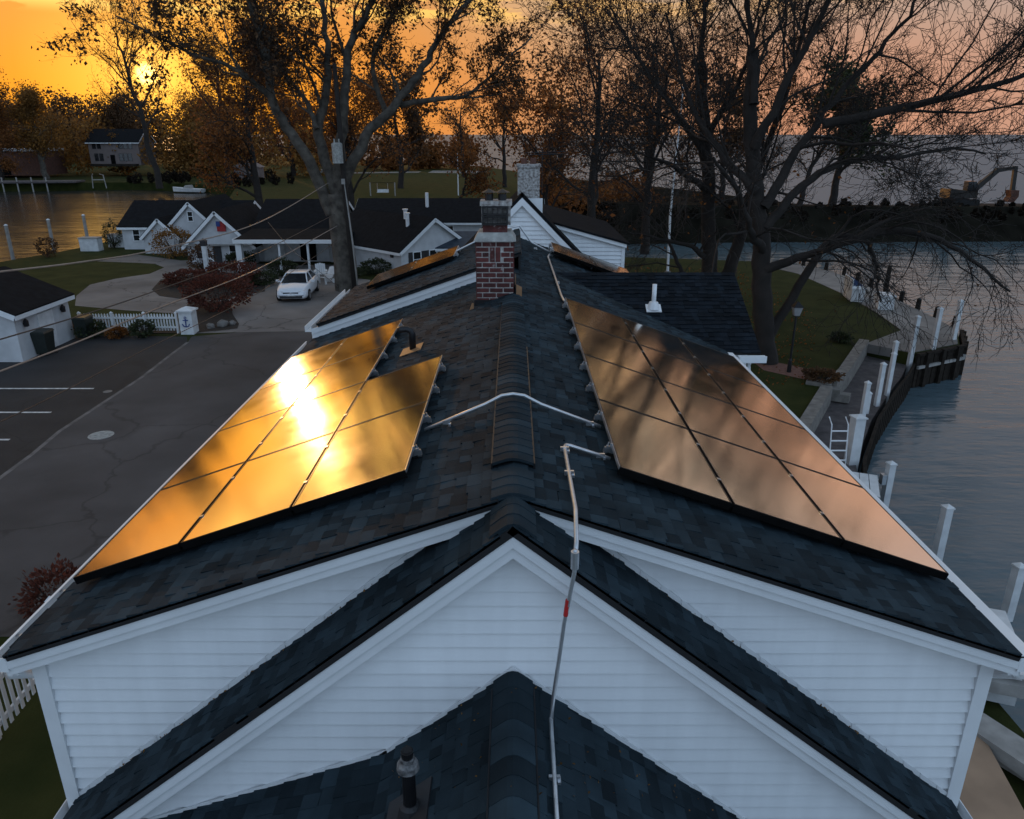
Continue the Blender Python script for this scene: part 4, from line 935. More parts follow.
# ------------------------------------------------------------------ garden things
def adirondack(loc, rz, label):
    t = thing('garden_chair', label, 'chair', loc, 'white garden chairs on the driveway', rz)
    b = MB()
    for i in range(5):
        x = -.26+i*.13; P = [(x-.058, .25, .34), (x+.058, .25, .34), (x+.058, .62, 1.02-.03*abs(i-2)), (x-.058, .62, 1.02-.03*abs(i-2))]
        b.hexa([(a, y, z) for a, y, z in P]+[(a, y+.03, z) for a, y, z in P])
    part(t, b, 'backrest', 'wood_white')
    b = MB()
    for i in range(5): b.hexa([(-.29, -.3+i*.12, .40-i*.02), (.29, -.3+i*.12, .40-i*.02), (.29, -.19+i*.12, .382-i*.02), (-.29, -.19+i*.12, .382-i*.02), (-.29, -.3+i*.12, .425-i*.02), (.29, -.3+i*.12, .425-i*.02), (.29, -.19+i*.12, .407-i*.02), (-.29, -.19+i*.12, .407-i*.02)])
    part(t, b, 'seat', 'wood_white')
    for s in (-1, 1):
        b = MB(); b.cbox((s*.36, .05, .60), (.14, .78, .03)); part(t, b, 'armrest', 'wood_white')
        b = MB(); b.cbox((s*.34, -.26, .29), (.04, .12, .58)); part(t, b, 'leg', 'wood_white')
        b = MB(); b.hexa([(s*.30-.02, .3, .0), (s*.30+.02, .3, .0), (s*.30+.02, .75, .0), (s*.30-.02, .75, 0), (s*.30-.02, .25, .3), (s*.30+.02, .25, .3), (s*.30+.02, .4, .3), (s*.30-.02, .4, .3)]); part(t, b, 'leg', 'wood_white')
adirondack((-10.75*K, 42.0*K, .015), R(15), 'white slatted garden chair just beside the car'); adirondack((-10.25*K, 41.0*K, .015), R(-40), 'white slatted garden chair turned sideways near the sycamore trunk')
for i, (x, y, r_) in enumerate(((-12.75, 30.9, .22), (-12.35, 31.2, .30), (-12.05, 31.5, .2))):
    bm = bmesh.new(); bmesh.ops.create_icosphere(bm, subdivisions=2, radius=r_)
    for v in bm.verts: v.co *= rng.uniform(.85, 1.12); v.co.z *= .7
    me = bpy.data.meshes.new('rock'); bm.to_mesh(me); bm.free(); me.materials.append(M['concrete_dock']); o = bpy.data.objects.new('rock', me); COL.objects.link(o); o.location = (x*K, y*K, r_*.5)
    tag(o, 'pale rounded rock at the tip of the planting bed by the gate pillar', 'rock', 'pale rocks edging the planting bed')
lp = thing('lamp_post', 'black garden lamp post beside the brick path', 'lamp post', (9.5*K, 24.7*K, 0))
b = MB(); b.tube([(0, 0, 0), (0, 0, .5), (0, 0, .55), (0, 0, 2.3)], [.09, .07, .045, .038], 10); part(lp, b, 'post', 'black_metal')
b = MB(); b.hexa([(-.10, -.10, 2.33), (.10, -.10, 2.33), (.10, .10, 2.33), (-.10, .10, 2.33), (-.17, -.17, 2.66), (.17, -.17, 2.66), (.17, .17, 2.66), (-.17, .17, 2.66)]); part(lp, b, 'lantern', 'lantern_glass')
b = MB(); b.add([(-.2, -.2, 2.665), (.2, -.2, 2.665), (.2, .2, 2.665), (-.2, .2, 2.665), (0, 0, 2.9)], [(3, 2, 1, 0), (0, 1, 4), (1, 2, 4), (2, 3, 4), (3, 0, 4)]); b.cbox((0, 0, 2.32), (.24, .24, .025)); part(lp, b, 'lantern_cap', 'black_metal')
fp = thing('flagpole', 'tall slim white flagpole on the lakeside lawn behind the wing', 'flagpole', (8.95*K, 43.5*K, 0))
b = MB(); b.tube([(0, 0, 0), (0, 0, .3)], .2, 10); part(fp, b, 'footing', 'concrete_dock')
b = MB(); b.tube([(0, 0, .3), (-.1, 0, 4), (.15, 0, 11.6)], [.085, .075, .045], 8); p_ = part(fp, b, 'pole', 'white_pvc')
b = MB(); b.tube([(.15, 0, 11.6), (.15, 0, 11.66), (.15, 0, 11.75), (.15, 0, 11.8)], [.04, .09, .09, .03], 8); part(fp, b, 'finial', 'aluminium')
fp = thing('mast', 'thin white mast standing on the far lawn', 'mast', (-7.3*K, 104*K, 0)); b = MB(); b.tube([(0, 0, 0), (0, 0, 6.2)], [.1, .06], 6); part(fp, b, 'pole', 'white_pvc'); b = MB(); b.tube([(-.8, 0, 5), (.8, 0, 5)], .04, 5); part(fp, b, 'crossbar', 'white_pvc')
sw = thing('swing_frame', 'pale two post frame with a hanging bench on the far lawn', 'swing', (-17.2*K, 102.9*K, 0))
for x in (-1.9, 1.9): b = MB(); b.cbox((x, 0, 1.0), (.16, .16, 2.0)); part(sw, b, 'post', 'wood_grey')
b = MB(); b.cbox((0, 0, 1.95), (4.0, .07, .07)); part(sw, b, 'beam', 'wood_dark')
b = MB(); b.cbox((0, 0, .55), (1.8, .5, .06)); b.cbox((0, .25, .8), (1.8, .05, .4)); part(sw, b, 'bench', 'wood_white')
for x in (-.8, .8): b = MB(); b.tube([(x, 0, .58), (x, 0, 1.92)], .025, 4); part(sw, b, 'chain', 'galvanised')
# entrance post with a sign by the driveway
gp = thing('sign_post', 'pale post with small lamp and brace in the driveway planting bed', 'post', (-17.6*K, 43.3*K, .02))
b = MB(); b.cbox((0, 0, 1.0), (.28, .28, 2.0)); part(gp, b, 'post', 'wood_white'); b = MB(); b.cbox((0, 0, 2.15), (.36, .36, .3)); b.add([(-.22, -.22, 2.3), (.22, -.22, 2.3), (.22, .22, 2.3), (-.22, .22, 2.3), (0, 0, 2.5)], [(3, 2, 1, 0), (0, 1, 4), (1, 2, 4), (2, 3, 4), (3, 0, 4)]); part(gp, b, 'lantern', 'dark_plastic')
b = MB(); b.tube([(.15, 0, 1.2), (.5, -.1, 1.1), (1.1, -.2, 0)], .04, 6); part(gp, b, 'brace', 'wood_white')

# ------------------------------------------------------------------ docks, pilings
def white_piling(x, y, zt, r, label, grp, z0=-3.0, m='wood_white', cap=True):
    t = thing('piling', label, 'piling', (x, y, WZ), grp)
    b = MB(); b.cbox((0, 0, (zt+z0)/2-WZ), (2*r, 2*r, zt-z0), R(8)); part(t, b, 'post', m)
    if cap:
        b = MB(); c, s = math.cos(R(8)), math.sin(R(8)); q = r*1.22; h = zt-WZ
        ring = [(x_*c-y_*s, x_*s+y_*c) for x_, y_ in ((-q, -q), (q, -q), (q, q), (-q, q))]
        b.add([(a, d, h+.001) for a, d in ring]+[(a, d, h+.04) for a, d in ring]+[(0, 0, h+.12)], [(3, 2, 1, 0), (0, 1, 5, 4), (1, 2, 6, 5), (2, 3, 7, 6), (3, 0, 4, 7), (4, 5, 8), (5, 6, 8), (6, 7, 8), (7, 4, 8)]); part(t, b, 'cap', 'wood_white')
    return t
tops = [(9.62*K*1.05, 12.7*1.19, .0), (9.55*K*1.03, 14.9*1.15, .1), (9.75*K, 17.2*1.12, .2)]
for (x, y, zt, lab) in ((11.35, 14.55, -.10, 'thick white square piling in open water closest to the house corner'), (11.0, 16.95, .12, 'thick white square piling standing between two others beyond the gutter'), (11.05, 20.0, -.05, 'thick white square piling with side bracket, third along from the house corner')):
    white_piling(x, y, zt, .098, lab, 'white pilings in the water along the house')
b = MB(); b.cbox((11.05-.2, 20.0-.05, -.5), (.12, .2, .3)); tag(b.build('piling_bracket', 'galvanised'), 'small grey bracket on the third white piling', 'bracket')
for i, (x, y, zt, r) in enumerate(((10.45, 21.2, .95, .16), (12.35, 24.8, .85, .075), (12.85, 25.6, .2, .07), (13.6, 26.4, 1.05, .075), (14.55, 27.6, 1.1, .07), (15.45, 29.3, 1.1, .075))):
    labs = ['stoutest white post at the ladder end of the gravel ramp', 'slim white dock post next after the ladder on the gravel ramp', 'short white stub post on the gravel ramp edge', 'slim white dock post midway along the gravel ramp', 'slim white dock post close to the dock corner on the ramp', 'slim white dock post at the inner end of the dark bulkhead']
    white_piling(x, y, zt, r, labs[i], 'white posts along the gravel ramp', z0=-2.8)
for i, (x, y, zt, lab) in enumerate(((17.4, 31.6, 1.6, 'white dock post at the inner side of the dock tip'), (18.7, 32.3, 1.8, 'white dock post midway on the dock tip'), (20.5, 33.9, 1.8, 'white dock post at the outermost corner of the dock tip'))):
    white_piling(x, y, zt, .085, lab, 'white posts on the dock tip', z0=-2.8)
shore = k2([(18.6, 30.6), (18.8, 32.4), (19, 36.4), (19.1, 40), (19.2, 43.5), (18.6, 46.4), (16.5, 48.4)])
cum = [0]
for a, b_ in zip(shore, shore[1:]): cum.append(cum[-1]+math.dist(a, b_))
def along(s):
    for i in range(len(shore)-1):
        if s <= cum[i+1]: t = (s-cum[i])/(cum[i+1]-cum[i]); return tuple(p+(q-p)*t for p, q in zip(shore[i], shore[i+1]))
    return shore[-1]
for i in range(10):
    x, y = along(.8+i*cum[-1]/10.5); zt = .5 if i != 4 else 1.6
    t = thing('timber_pile', 'short dark timber pile on the lake edge of the concrete walkway' if i != 4 else 'tall dark timber pile rising above the others on the walkway edge', 'pile', (x+.15, y, WZ), 'dark piles along the lake walkway' if i != 4 else None)
    b = MB(); b.tube([(0, 0, -1.2), (.02, 0, 1.2), (.05, 0, zt-WZ)], [.17, .15, .12], 10); part(t, b, 'pile', 'wood_dark'); b = MB(); b.tube([(.05, 0, zt-WZ), (.05, 0, zt-WZ+.06)], [.14, .05], 10); part(t, b, 'pile_cap', 'black_metal')
dk = thing('dock_box', 'white dock storage bench with dark blue cover on the walkway', 'dock box', (16.9*K, 36.9*K, .03), rz=R(80))
b = MB(); b.cbox((0, 0, .35), (1.9, .7, .7)); part(dk, b, 'box', 'wood_white'); b = MB(); b.cbox((0, 0, .74), (2.0, .8, .07)); part(dk, b, 'lid', 'wood_white'); b = MB(); b.cbox((0, .36, 1.0), (1.9, .06, .5)); part(dk, b, 'backboard', 'wood_white')
b = MB(); b.hexa([(-.25, -.45, .1), (.2, -.45, .1), (.2, .3, .3), (-.25, .3, .3), (-.2, -.38, .8), (.15, -.38, .8), (.15, .3, 1.32), (-.2, .3, 1.32)]); part(dk, b, 'cover', 'blue_cloth')
dk = thing('dock_box', 'plain white dock box further along the walkway', 'dock box', (17.4*K, 34.8*K, .03), rz=R(80)); b = MB(); b.cbox((0, 0, .35), (1.1, .8, .7)); part(dk, b, 'box', 'wood_white'); b = MB(); b.cbox((0, 0, .74), (1.2, .9, .07)); part(dk, b, 'lid', 'wood_white')
ld = thing('ladder', 'white dock ladder leaning beside the stout white post', 'ladder', (9.9, 20.9, -.6))
for s in (-1, 1): b = MB(); b.tube([(s*.25, .0, 0), (s*.25, .25, 1.35), (s*.25, .5, 1.5)], .02, 8); part(ld, b, 'side_rail', 'white_pvc')
for i in range(4): b = MB(); b.tube([(-.25, .06+.05*i, .25+.3*i), (.25, .06+.05*i, .25+.3*i)], .025, 6); part(ld, b, 'rung', 'white_pvc')
pf = thing('dock_platform', 'small grey plank platform at the foot of the white ladder', 'dock', (9.6, 19.6, -.52), rz=R(-22))
b = MB()
for i in range(7): b.cbox((-.75+i*.25, 0, .1), (.23, 1.5, .06))
part(pf, b, 'planking', 'wood_white'); b = MB(); b.cbox((0, -.6, .02), (1.8, .12, .1)); b.cbox((0, .6, .02), (1.8, .12, .1)); part(pf, b, 'joist', 'wood_grey')
# stacked timber and ramp below the eave
b = MB(); b.hexa([(5.2, 7.0, .0), (7.0, 7.0, .0), (7.2, 9.6, .0), (5.4, 9.6, .0), (5.2, 7.0, .10), (7.0, 7.0, .10), (7.2, 9.6, .5), (5.4, 9.6, .5)]); tag(b.build('plywood_ramp', 'plywood'), 'tan plywood ramp board on the ground below the eave corner', 'ramp')
for c, s, rz, lab in (((7.55, 8.6, .35), (.5, 3.4, .22), R(28), 'grey white beam lying along the edge of the tan ramp'), ((7.3, 10.35, .5), (2.4, .42, .22), R(-18), 'short grey beam lying across the top end of the tan ramp'), ((8.1, 7.8, .2), (.3, 2.6, .2), R(34), 'narrow grey beam beside the longer white one')):
    b = MB(); b.cbox(c, s, rz); tag(b.build('timber_beam', 'wood_grey'), lab, 'beam')
b = MB(); b.cbox((8.0, 11.0, .75), (1.5, 1.9, .08), R(-20)); b.cbox((8.0, 11.0, .4), (1.3, 1.7, .62), R(-20)); tag(b.build('dock_locker', 'wood_white'), 'flat topped white locker just under the eave return', 'locker')

# ------------------------------------------------------------------ far bank
fh = thing('house', 'pinkish two storey house on the far bank under the trees', 'house', (-95, 152*K, 2.4))
block(fh, 0, 9.6*K, 0, 8, 5.0, 7.6, 'X', wm='wall_pink', over=.4)
for x in (1.5, 2.6, 7.0, 8.0, 9.0): window(fh, x, 1.7, 0, .75, 1.5, trim='dark_plastic')
for x in (1.3, 2.4, 7.2, 8.3, 9.4): window(fh, x, 4.1, 0, .75, 1.1, trim='dark_plastic')
b = MB(); b.box(4.6, 5.6, -.06, -.004, 0, 2.2); part(fh, b, 'front_door', 'matte_black'); b = MB(); b.box(.4, 10.8, -1.4, -.3, -.2, .3); part(fh, b, 'porch', 'wood_dark')
bb = thing('building', 'flat roofed brick building with white parapet at the canal bend', 'building', (-122.5, 146*K, .5))
b = MB(); b.box(0, 17.2*K, 0, 10, 0, 5.0); part(bb, b, 'wall', 'wall_brick_far'); b = MB(); b.box(4, 17.4*K, -.2, 10.2, 5.0, 5.5); part(bb, b, 'parapet', 'wall_far'); b = MB(); b.box(6.5, 9.6, -.06, -.005, 3.0, 4.6); part(bb, b, 'sign_panel', 'wood_white'); b = MB(); b.box(10.5, 13.5, -.05, -.005, .1, 2.8); part(bb, b, 'dark_door', 'matte_black')
pr = MB(); pr.cbox((-100, 152, .25), (30, 5, .3), R(8)); tag(pr.build('pier', 'gravel'), 'grey concrete pier along the far canal bank', 'pier')
for i in range(5):
    b = MB(); b.tube([(-100.5+i*2.6, 149.6+i*.36, -2), (-100.5+i*2.6, 149.6+i*.36, 1.2)], .13, 8)
    tag(b.build('mooring_post', 'wood_grey'), 'pale mooring post on the grey pier across the canal', 'post', 'pale mooring posts across the canal')
dl = thing('davit', 'pale pair of boat davits at the canal edge below the pink house', 'davit', (-81, 153, 0))
for x in (-1.1, 1.1): b = MB(); b.tube([(x*1.2, 0, -1), (x, 0, 1.5), (x*.6, -.5, 1.7)], .09, 6); part(dl, b, 'arm', 'wood_grey')
b = MB(); b.tube([(-1.1, 0, .6), (1.1, 0, .6)], .09, 6); part(dl, b, 'crossbar', 'wood_grey')
def boat(loc, rz, L, label):
    t = thing('boat', label, 'boat', loc, rz=rz)
    b = MB(); n = 9; k = 5
    for i in range(n):
        u = i/(n-1); hw = .95*(1-max(0, u-.45)**2*3.2) if u < .98 else .04; hw = max(hw, .04); sh = .75+.35*u*u
        b.v += [(-hw, (u-.5)*L, sh), (-hw*.8, (u-.5)*L, .25), (0, (u-.5)*L, .0+.2*u*u), (hw*.8, (u-.5)*L, .25), (hw, (u-.5)*L, sh)]
    for i in range(n-1):
        for j in range(k-1): b.f.append((i*k+j, i*k+j+1, (i+1)*k+j+1, (i+1)*k+j)); b.mi.append(0)
        b.f.append((i*k+4, i*k, (i+1)*k, (i+1)*k+4)); b.mi.append(0)
    b.f.append((0, 1, 2, 3, 4)); b.mi.append(0)
    part(t, b, 'hull', 'wood_white'); b = MB(); b.hexa([(-.6, -.9, .8), (.6, -.9, .8), (.6, .7, .85), (-.6, .7, .85), (-.5, -.7, 1.45), (.5, -.7, 1.45), (.5, .2, 1.4), (-.5, .2, 1.4)]); part(t, b, 'cabin', 'wood_grey')
boat((-52.5*K, 126*K, WZ+.05), R(80), 6.2, 'small white motorboat moored at the far canal bank'); boat((-37*K, 160*K, .1), R(85), 7, 'white boat hull laid up near the lake beyond the lawn')
b = MB(); b.cbox((-45*K, 134*K, 1.6), (5, 3, 2.4)); b.xz([(-45*K-2.8, 2.8), (-45*K+2.8, 2.8), (-45*K, 4.2)], 134*K-1.8, 134*K+1.8); tag(b.build('boathouse', 'wall_pink'), 'small pinkish boathouse among trees on the far bank', 'boathouse')
for i, (x, y) in enumerate(((-33.4, 50.5), (-32.6, 53.9), (-31.8, 57.0))):
    t = thing('piling', ['slim grey piling at the canal edge, furthest from the cottage', 'slim grey piling at the canal edge behind the white bench box', 'slim grey piling at the canal edge close to the cottage wall'][i], 'piling', (x*K, y*K, WZ), 'grey pilings at the canal edge')
    b = MB(); b.tube([(0, 0, -1), (.02, 0, 3.9)], [.16, .13], 8); part(t, b, 'pile', 'wood_grey'); b = MB(); b.tube([(.02, 0, 3.9), (.02, 0, 4.0)], [.17, .04], 8); part(t, b, 'pile_cap', 'wood_white')
for x, y, lab in ((-29.6, 53.4, 'white dock box on the lawn edge by the canal, farther from the cottage'), (-28.6, 55.3, 'white dock box on the lawn edge right against the cottage')):
    t = thing('dock_box', lab, 'dock box', (x*K, y*K, 0)); b = MB(); b.cbox((0, 0, .5), (1.5, .8, 1.0)); part(t, b, 'box', 'wood_white'); b = MB(); b.cbox((0, 0, 1.04), (1.6, .9, .08)); part(t, b, 'lid', 'wood_grey')
# spit of land with excavator
sp_ = k2([(9.4, 67.3), (20, 68.7), (30, 68.7), (46, 69.3), (70, 70), (138, 72.5), (138, 85), (70, 82), (46, 81), (30, 83), (20, 92), (12, 104), (4, 120), (1, 100), (4, 80)])
n = len(sp_); b = MB(); cx_ = sum(p[0] for p in sp_)/n; cy_ = sum(p[1] for p in sp_)/n
inner = [(x+(0.0), y+(2.2 if y < 88 else -2.2), (1.1 if x > 28*K else 1.8)+rng.uniform(-.3, .4)) for x, y in sp_]
b.add([(x, y-(2.6 if y < 90 else 0), -2.2) for x, y in sp_]+inner, [(i, (i+1) % n, (i+1) % n+n, i+n) for i in range(n)]+[tuple(range(n, 2*n))])
struct(b.build('spit', 'spit_earth'))
bg = thing('barge', 'rust red work barge lying behind the dark spit', 'barge', (54*K, 90*K, WZ))
b = MB(); b.hexa([(-6.5, -3, -.4), (6.5, -3, -.4), (6.5, 3, -.4), (-6.5, 3, -.4), (-7.5, -3, 1.2), (7.5, -3, 1.2), (7.5, 3, 1.2), (-7.5, 3, 1.2)]); part(bg, b, 'hull', 'barge_rust')
b = MB(); b.box(-7.6, 7.6, -3.1, 3.1, 1.2, 1.4); part(bg, b, 'deck', 'wood_dark')
exv = thing('excavator', 'yellow brown tracked excavator on the barge with its boom raised', 'excavator', (51.8*K, 90*K, WZ+1.4))
for s in (-1, 1): b = MB(); b.xz([(-1.9, .15), (-1.6, 0), (1.6, 0), (1.9, .15), (1.9, .7), (1.6, .9), (-1.6, .9), (-1.9, .7)], s*1.2-.3, s*1.2+.3); part(exv, b, 'track', 'tyre')
b = MB(); b.xz([(-2.2, 1.0), (1.5, 1.0), (1.5, 1.9), (-2.2, 2.2)], -1.3, 1.3); part(exv, b, 'house_body', 'machine')
b = MB(); b.xz([(.0, 1.9), (1.5, 1.9), (1.4, 2.6), (1.0, 3.2), (.0, 3.2)], -1.3, -.2); part(exv, b, 'cab', 'window_glass')
b = MB(); b.xz([(1.2, 1.6), (1.6, 1.5), (4.4, 4.3), (6.6, 4.7), (6.6, 5.1), (4.1, 4.8), (1.2, 2.1)], -.25, .25); bo = part(exv, b, 'boom', 'machine')
b = MB(); b.xz([(6.3, 5.1), (6.8, 5.1), (7.1, 1.8), (6.6, 1.7)], -.2, .2); part(exv, b, 'stick', 'machine')
b = MB(); b.xz([(6.2, 2.0), (7.4, 2.0), (7.5, 1.2), (7.0, .4), (6.1, .5), (6.5, 1.2)], -.6, .6); part(exv, b, 'bucket', 'barge_rust')
b = MB(); b.tube([(2.6, .2, 2.2), (4.0, .2, 4.1)], .1, 6); part(exv, b, 'hydraulic_ram', 'aluminium')

# ------------------------------------------------------------------ utility pole and wires
up = thing('utility_pole', 'brown utility pole with pale transformer in front of the sycamore', 'utility pole', (-8.2*K, 38.4*K, 0))
b = MB(); b.tube([(.1, 0, 0), (-.1, 0, 6), (-.15, 0, 12.6)], [.19, .16, .12], 10); part(up, b, 'pole', 'bark_dark', True)
b = MB(); b.tube([(-.28, -.36, 7.45), (-.28, -.36, 8.5), (-.28, -.36, 8.55)], [.30, .30, .2], 14); tr = part(up, b, 'transformer', 'stone_cap')
for s in (-1, 1): b = MB(); b.tube([(-.28+s*.13, -.36, 8.5), (-.28+s*.13, -.36, 8.75)], .04, 6); q = b.build('bushing', 'stone_cap'); q.parent = tr
b = MB(); b.tube([(.28, -.1, 0), (.15, -.1, 3), (-.08, -.1, 6.3), (-.1, -.1, 6.5)], .055, 8); part(up, b, 'riser_pipe', 'wood_grey', True)
b = MB(); b.cbox((-.12, -.12, 6.45), (.2, .16, .3)); part(up, b, 'weatherhead', 'wood_grey')
def wire(label, pts, r, m='cable'):
    # sagging cable through the given points (Catmull-Rom)
    P = [Vector(p) for p in pts]; out_ = []
    for i in range(len(P)-1):
        p0, p1, p2, p3 = P[max(i-1, 0)], P[i], P[i+1], P[min(i+2, len(P)-1)]
        for j in range(8):
            t = j/8; out_.append(.5*((2*p1)+(p2-p0)*t+(2*p0-5*p1+4*p2-p3)*t*t+(3*p1-p0-3*p2+p3)*t**3))
    out_.append(P[-1]); b = MB(); b.tube(out_, r, 5); tag(b.build('power_line', m), label, 'cable')
def wpt(y, z, x): return (x, y, z)
WP = [[(-9.45, 5.0, 7.6), (-9.95, 13.5, 6.6), (-10.24, 15.0, 6.42), (-10.33, 18.0, 6.13), (-10.49, 22.5, 5.8), (-10.53, 32.0, 5.56), (-10.64, 45.0, 6.35)], [(-9.43, 5.0, 6.32), (-9.93, 13.0, 5.32), (-10.22, 14.5, 5.16), (-10.69, 18.0, 4.8), (-10.91, 22.5, 4.52), (-11.34, 34.0, 4.03), (-10.38, 45.0, 4.62)], [(-9.21, 5.0, 5.83), (-9.71, 12.5, 4.83), (-10.02, 14.0, 4.65), (-10.41, 17.5, 4.33), (-10.78, 22.5, 4.03), (-11.43, 34.0, 3.32), (-10.32, 45.0, 3.94)], [(-8.67, 5.0, 5.25), (-9.17, 11.5, 4.25), (-9.53, 13.0, 3.98), (-10.27, 16.5, 3.47), (-11.08, 21.5, 2.92), (-11.55, 34.0, 2.23), (-10.08, 45.0, 3.24)], [(-17.53, 55.0, 3.09), (-14.62, 50.0, 1.89), (-12.36, 47.0, 1.15), (-10.55, 45.0, 0.34)]]
wire('uppermost twisted overhead cable passing above the white cottage roofs', WP[0], .022, 'cable_pale')
wire('thin overhead cable crossing the driveway below the uppermost one', WP[1], .017)
wire('thick overhead cable with a warm sheen crossing above the picket fence', WP[2], .022, 'cable_pale')
wire('lowest dark overhead cable crossing above the parking lot', WP[3], .013)
wire('loose cable sagging from the cottage porch towards the pole foot', WP[4], .016)

# ------------------------------------------------------------------ trees
def tubes(polys, radii, ns):
    """vectorised tubes: polys (N,k,3), radii (N,k)"""
    P = np.asarray(polys, float); Rr = np.asarray(radii, float); Nn, k, _ = P.shape
    T = np.empty_like(P); T[:, 1:-1] = P[:, 2:]-P[:, :-2]; T[:, 0] = P[:, 1]-P[:, 0]; T[:, -1] = P[:, -1]-P[:, -2]
    T /= np.linalg.norm(T, axis=2, keepdims=True)+1e-9
    ref = np.tile(np.array([.31, .17, .93]), (Nn, 1)); ref[np.abs(T[:, 0, 2]) > .85] = (1, .1, 0)
    A = np.empty_like(P); a0 = np.cross(T[:, 0], ref); A[:, 0] = a0/(np.linalg.norm(a0, axis=1, keepdims=True)+1e-9)
    for i_ in range(1, k):        # carry the frame along, so no twist pinches the tube
        a0 = A[:, i_-1]-T[:, i_]*np.sum(A[:, i_-1]*T[:, i_], axis=1, keepdims=True); A[:, i_] = a0/(np.linalg.norm(a0, axis=1, keepdims=True)+1e-9)
    B = np.cross(T, A)
    an = np.arange(ns)*2*math.pi/ns
    V = P[:, :, None, :]+(A[:, :, None, :]*np.cos(an)[None, None, :, None]+B[:, :, None, :]*np.sin(an)[None, None, :, None])*Rr[:, :, None, None]
    base = (np.arange(Nn)*k*ns)[:, None, None]; i = np.arange(k-1)[None, :, None]; j = np.arange(ns)[None, None, :]; j2 = (j+1) % ns
    F = np.stack(np.broadcast_arrays(base+i*ns+j, base+i*ns+j2, base+(i+1)*ns+j2, base+(i+1)*ns+j), -1).reshape(-1, 4)
    return V.reshape(-1, 3), F
def npmesh(name, parts, m, smooth=False):
    vs, fs, o = [], [], 0
    for V, F in parts: vs.append(V); fs.append(F+o); o += len(V)
    V = np.concatenate(vs).astype(np.float32); F = np.concatenate(fs).astype(np.int32)
    me = bpy.data.meshes.new(name); me.vertices.add(len(V)); me.vertices.foreach_set('co', V.ravel())
    me.loops.add(F.size); me.loops.foreach_set('vertex_index', F.ravel()); me.polygons.add(len(F))
    me.polygons.foreach_set('loop_start', np.arange(0, F.size, F.shape[1], dtype=np.int32)); me.polygons.foreach_set('loop_total', np.full(len(F), F.shape[1], dtype=np.int32))
    if smooth: me.polygons.foreach_set('use_smooth', np.ones(len(F), dtype=bool))
    me.materials.append(M[m]); me.update(calc_edges=True); me.validate()
    ob = bpy.data.objects.new(name, me); COL.objects.link(ob); return ob
def leafmesh(name, pos, size, m, seed=0, elong=.62):
    g = np.random.default_rng(seed); P = np.asarray(pos, float); n = len(P)
    U = g.normal(size=(n, 3)); U /= np.linalg.norm(U, axis=1, keepdims=True); Wv = g.normal(size=(n, 3)); Vv = np.cross(U, Wv); Vv /= np.linalg.norm(Vv, axis=1, keepdims=True)
    Nv = np.cross(U, Vv)
    s = (size*g.uniform(.55, 1.25, n))[:, None]
    V = np.stack([P-U*s*.55, P+Vv*s*elong*.55+Nv*s*.12-U*s*.08, P+U*s*.6, P-Vv*s*elong*.55+Nv*s*.12-U*s*.08], 1)
    F = np.arange(4*n).reshape(n, 4)
    return npmesh(name, [(V.reshape(-1, 3), F)], m)
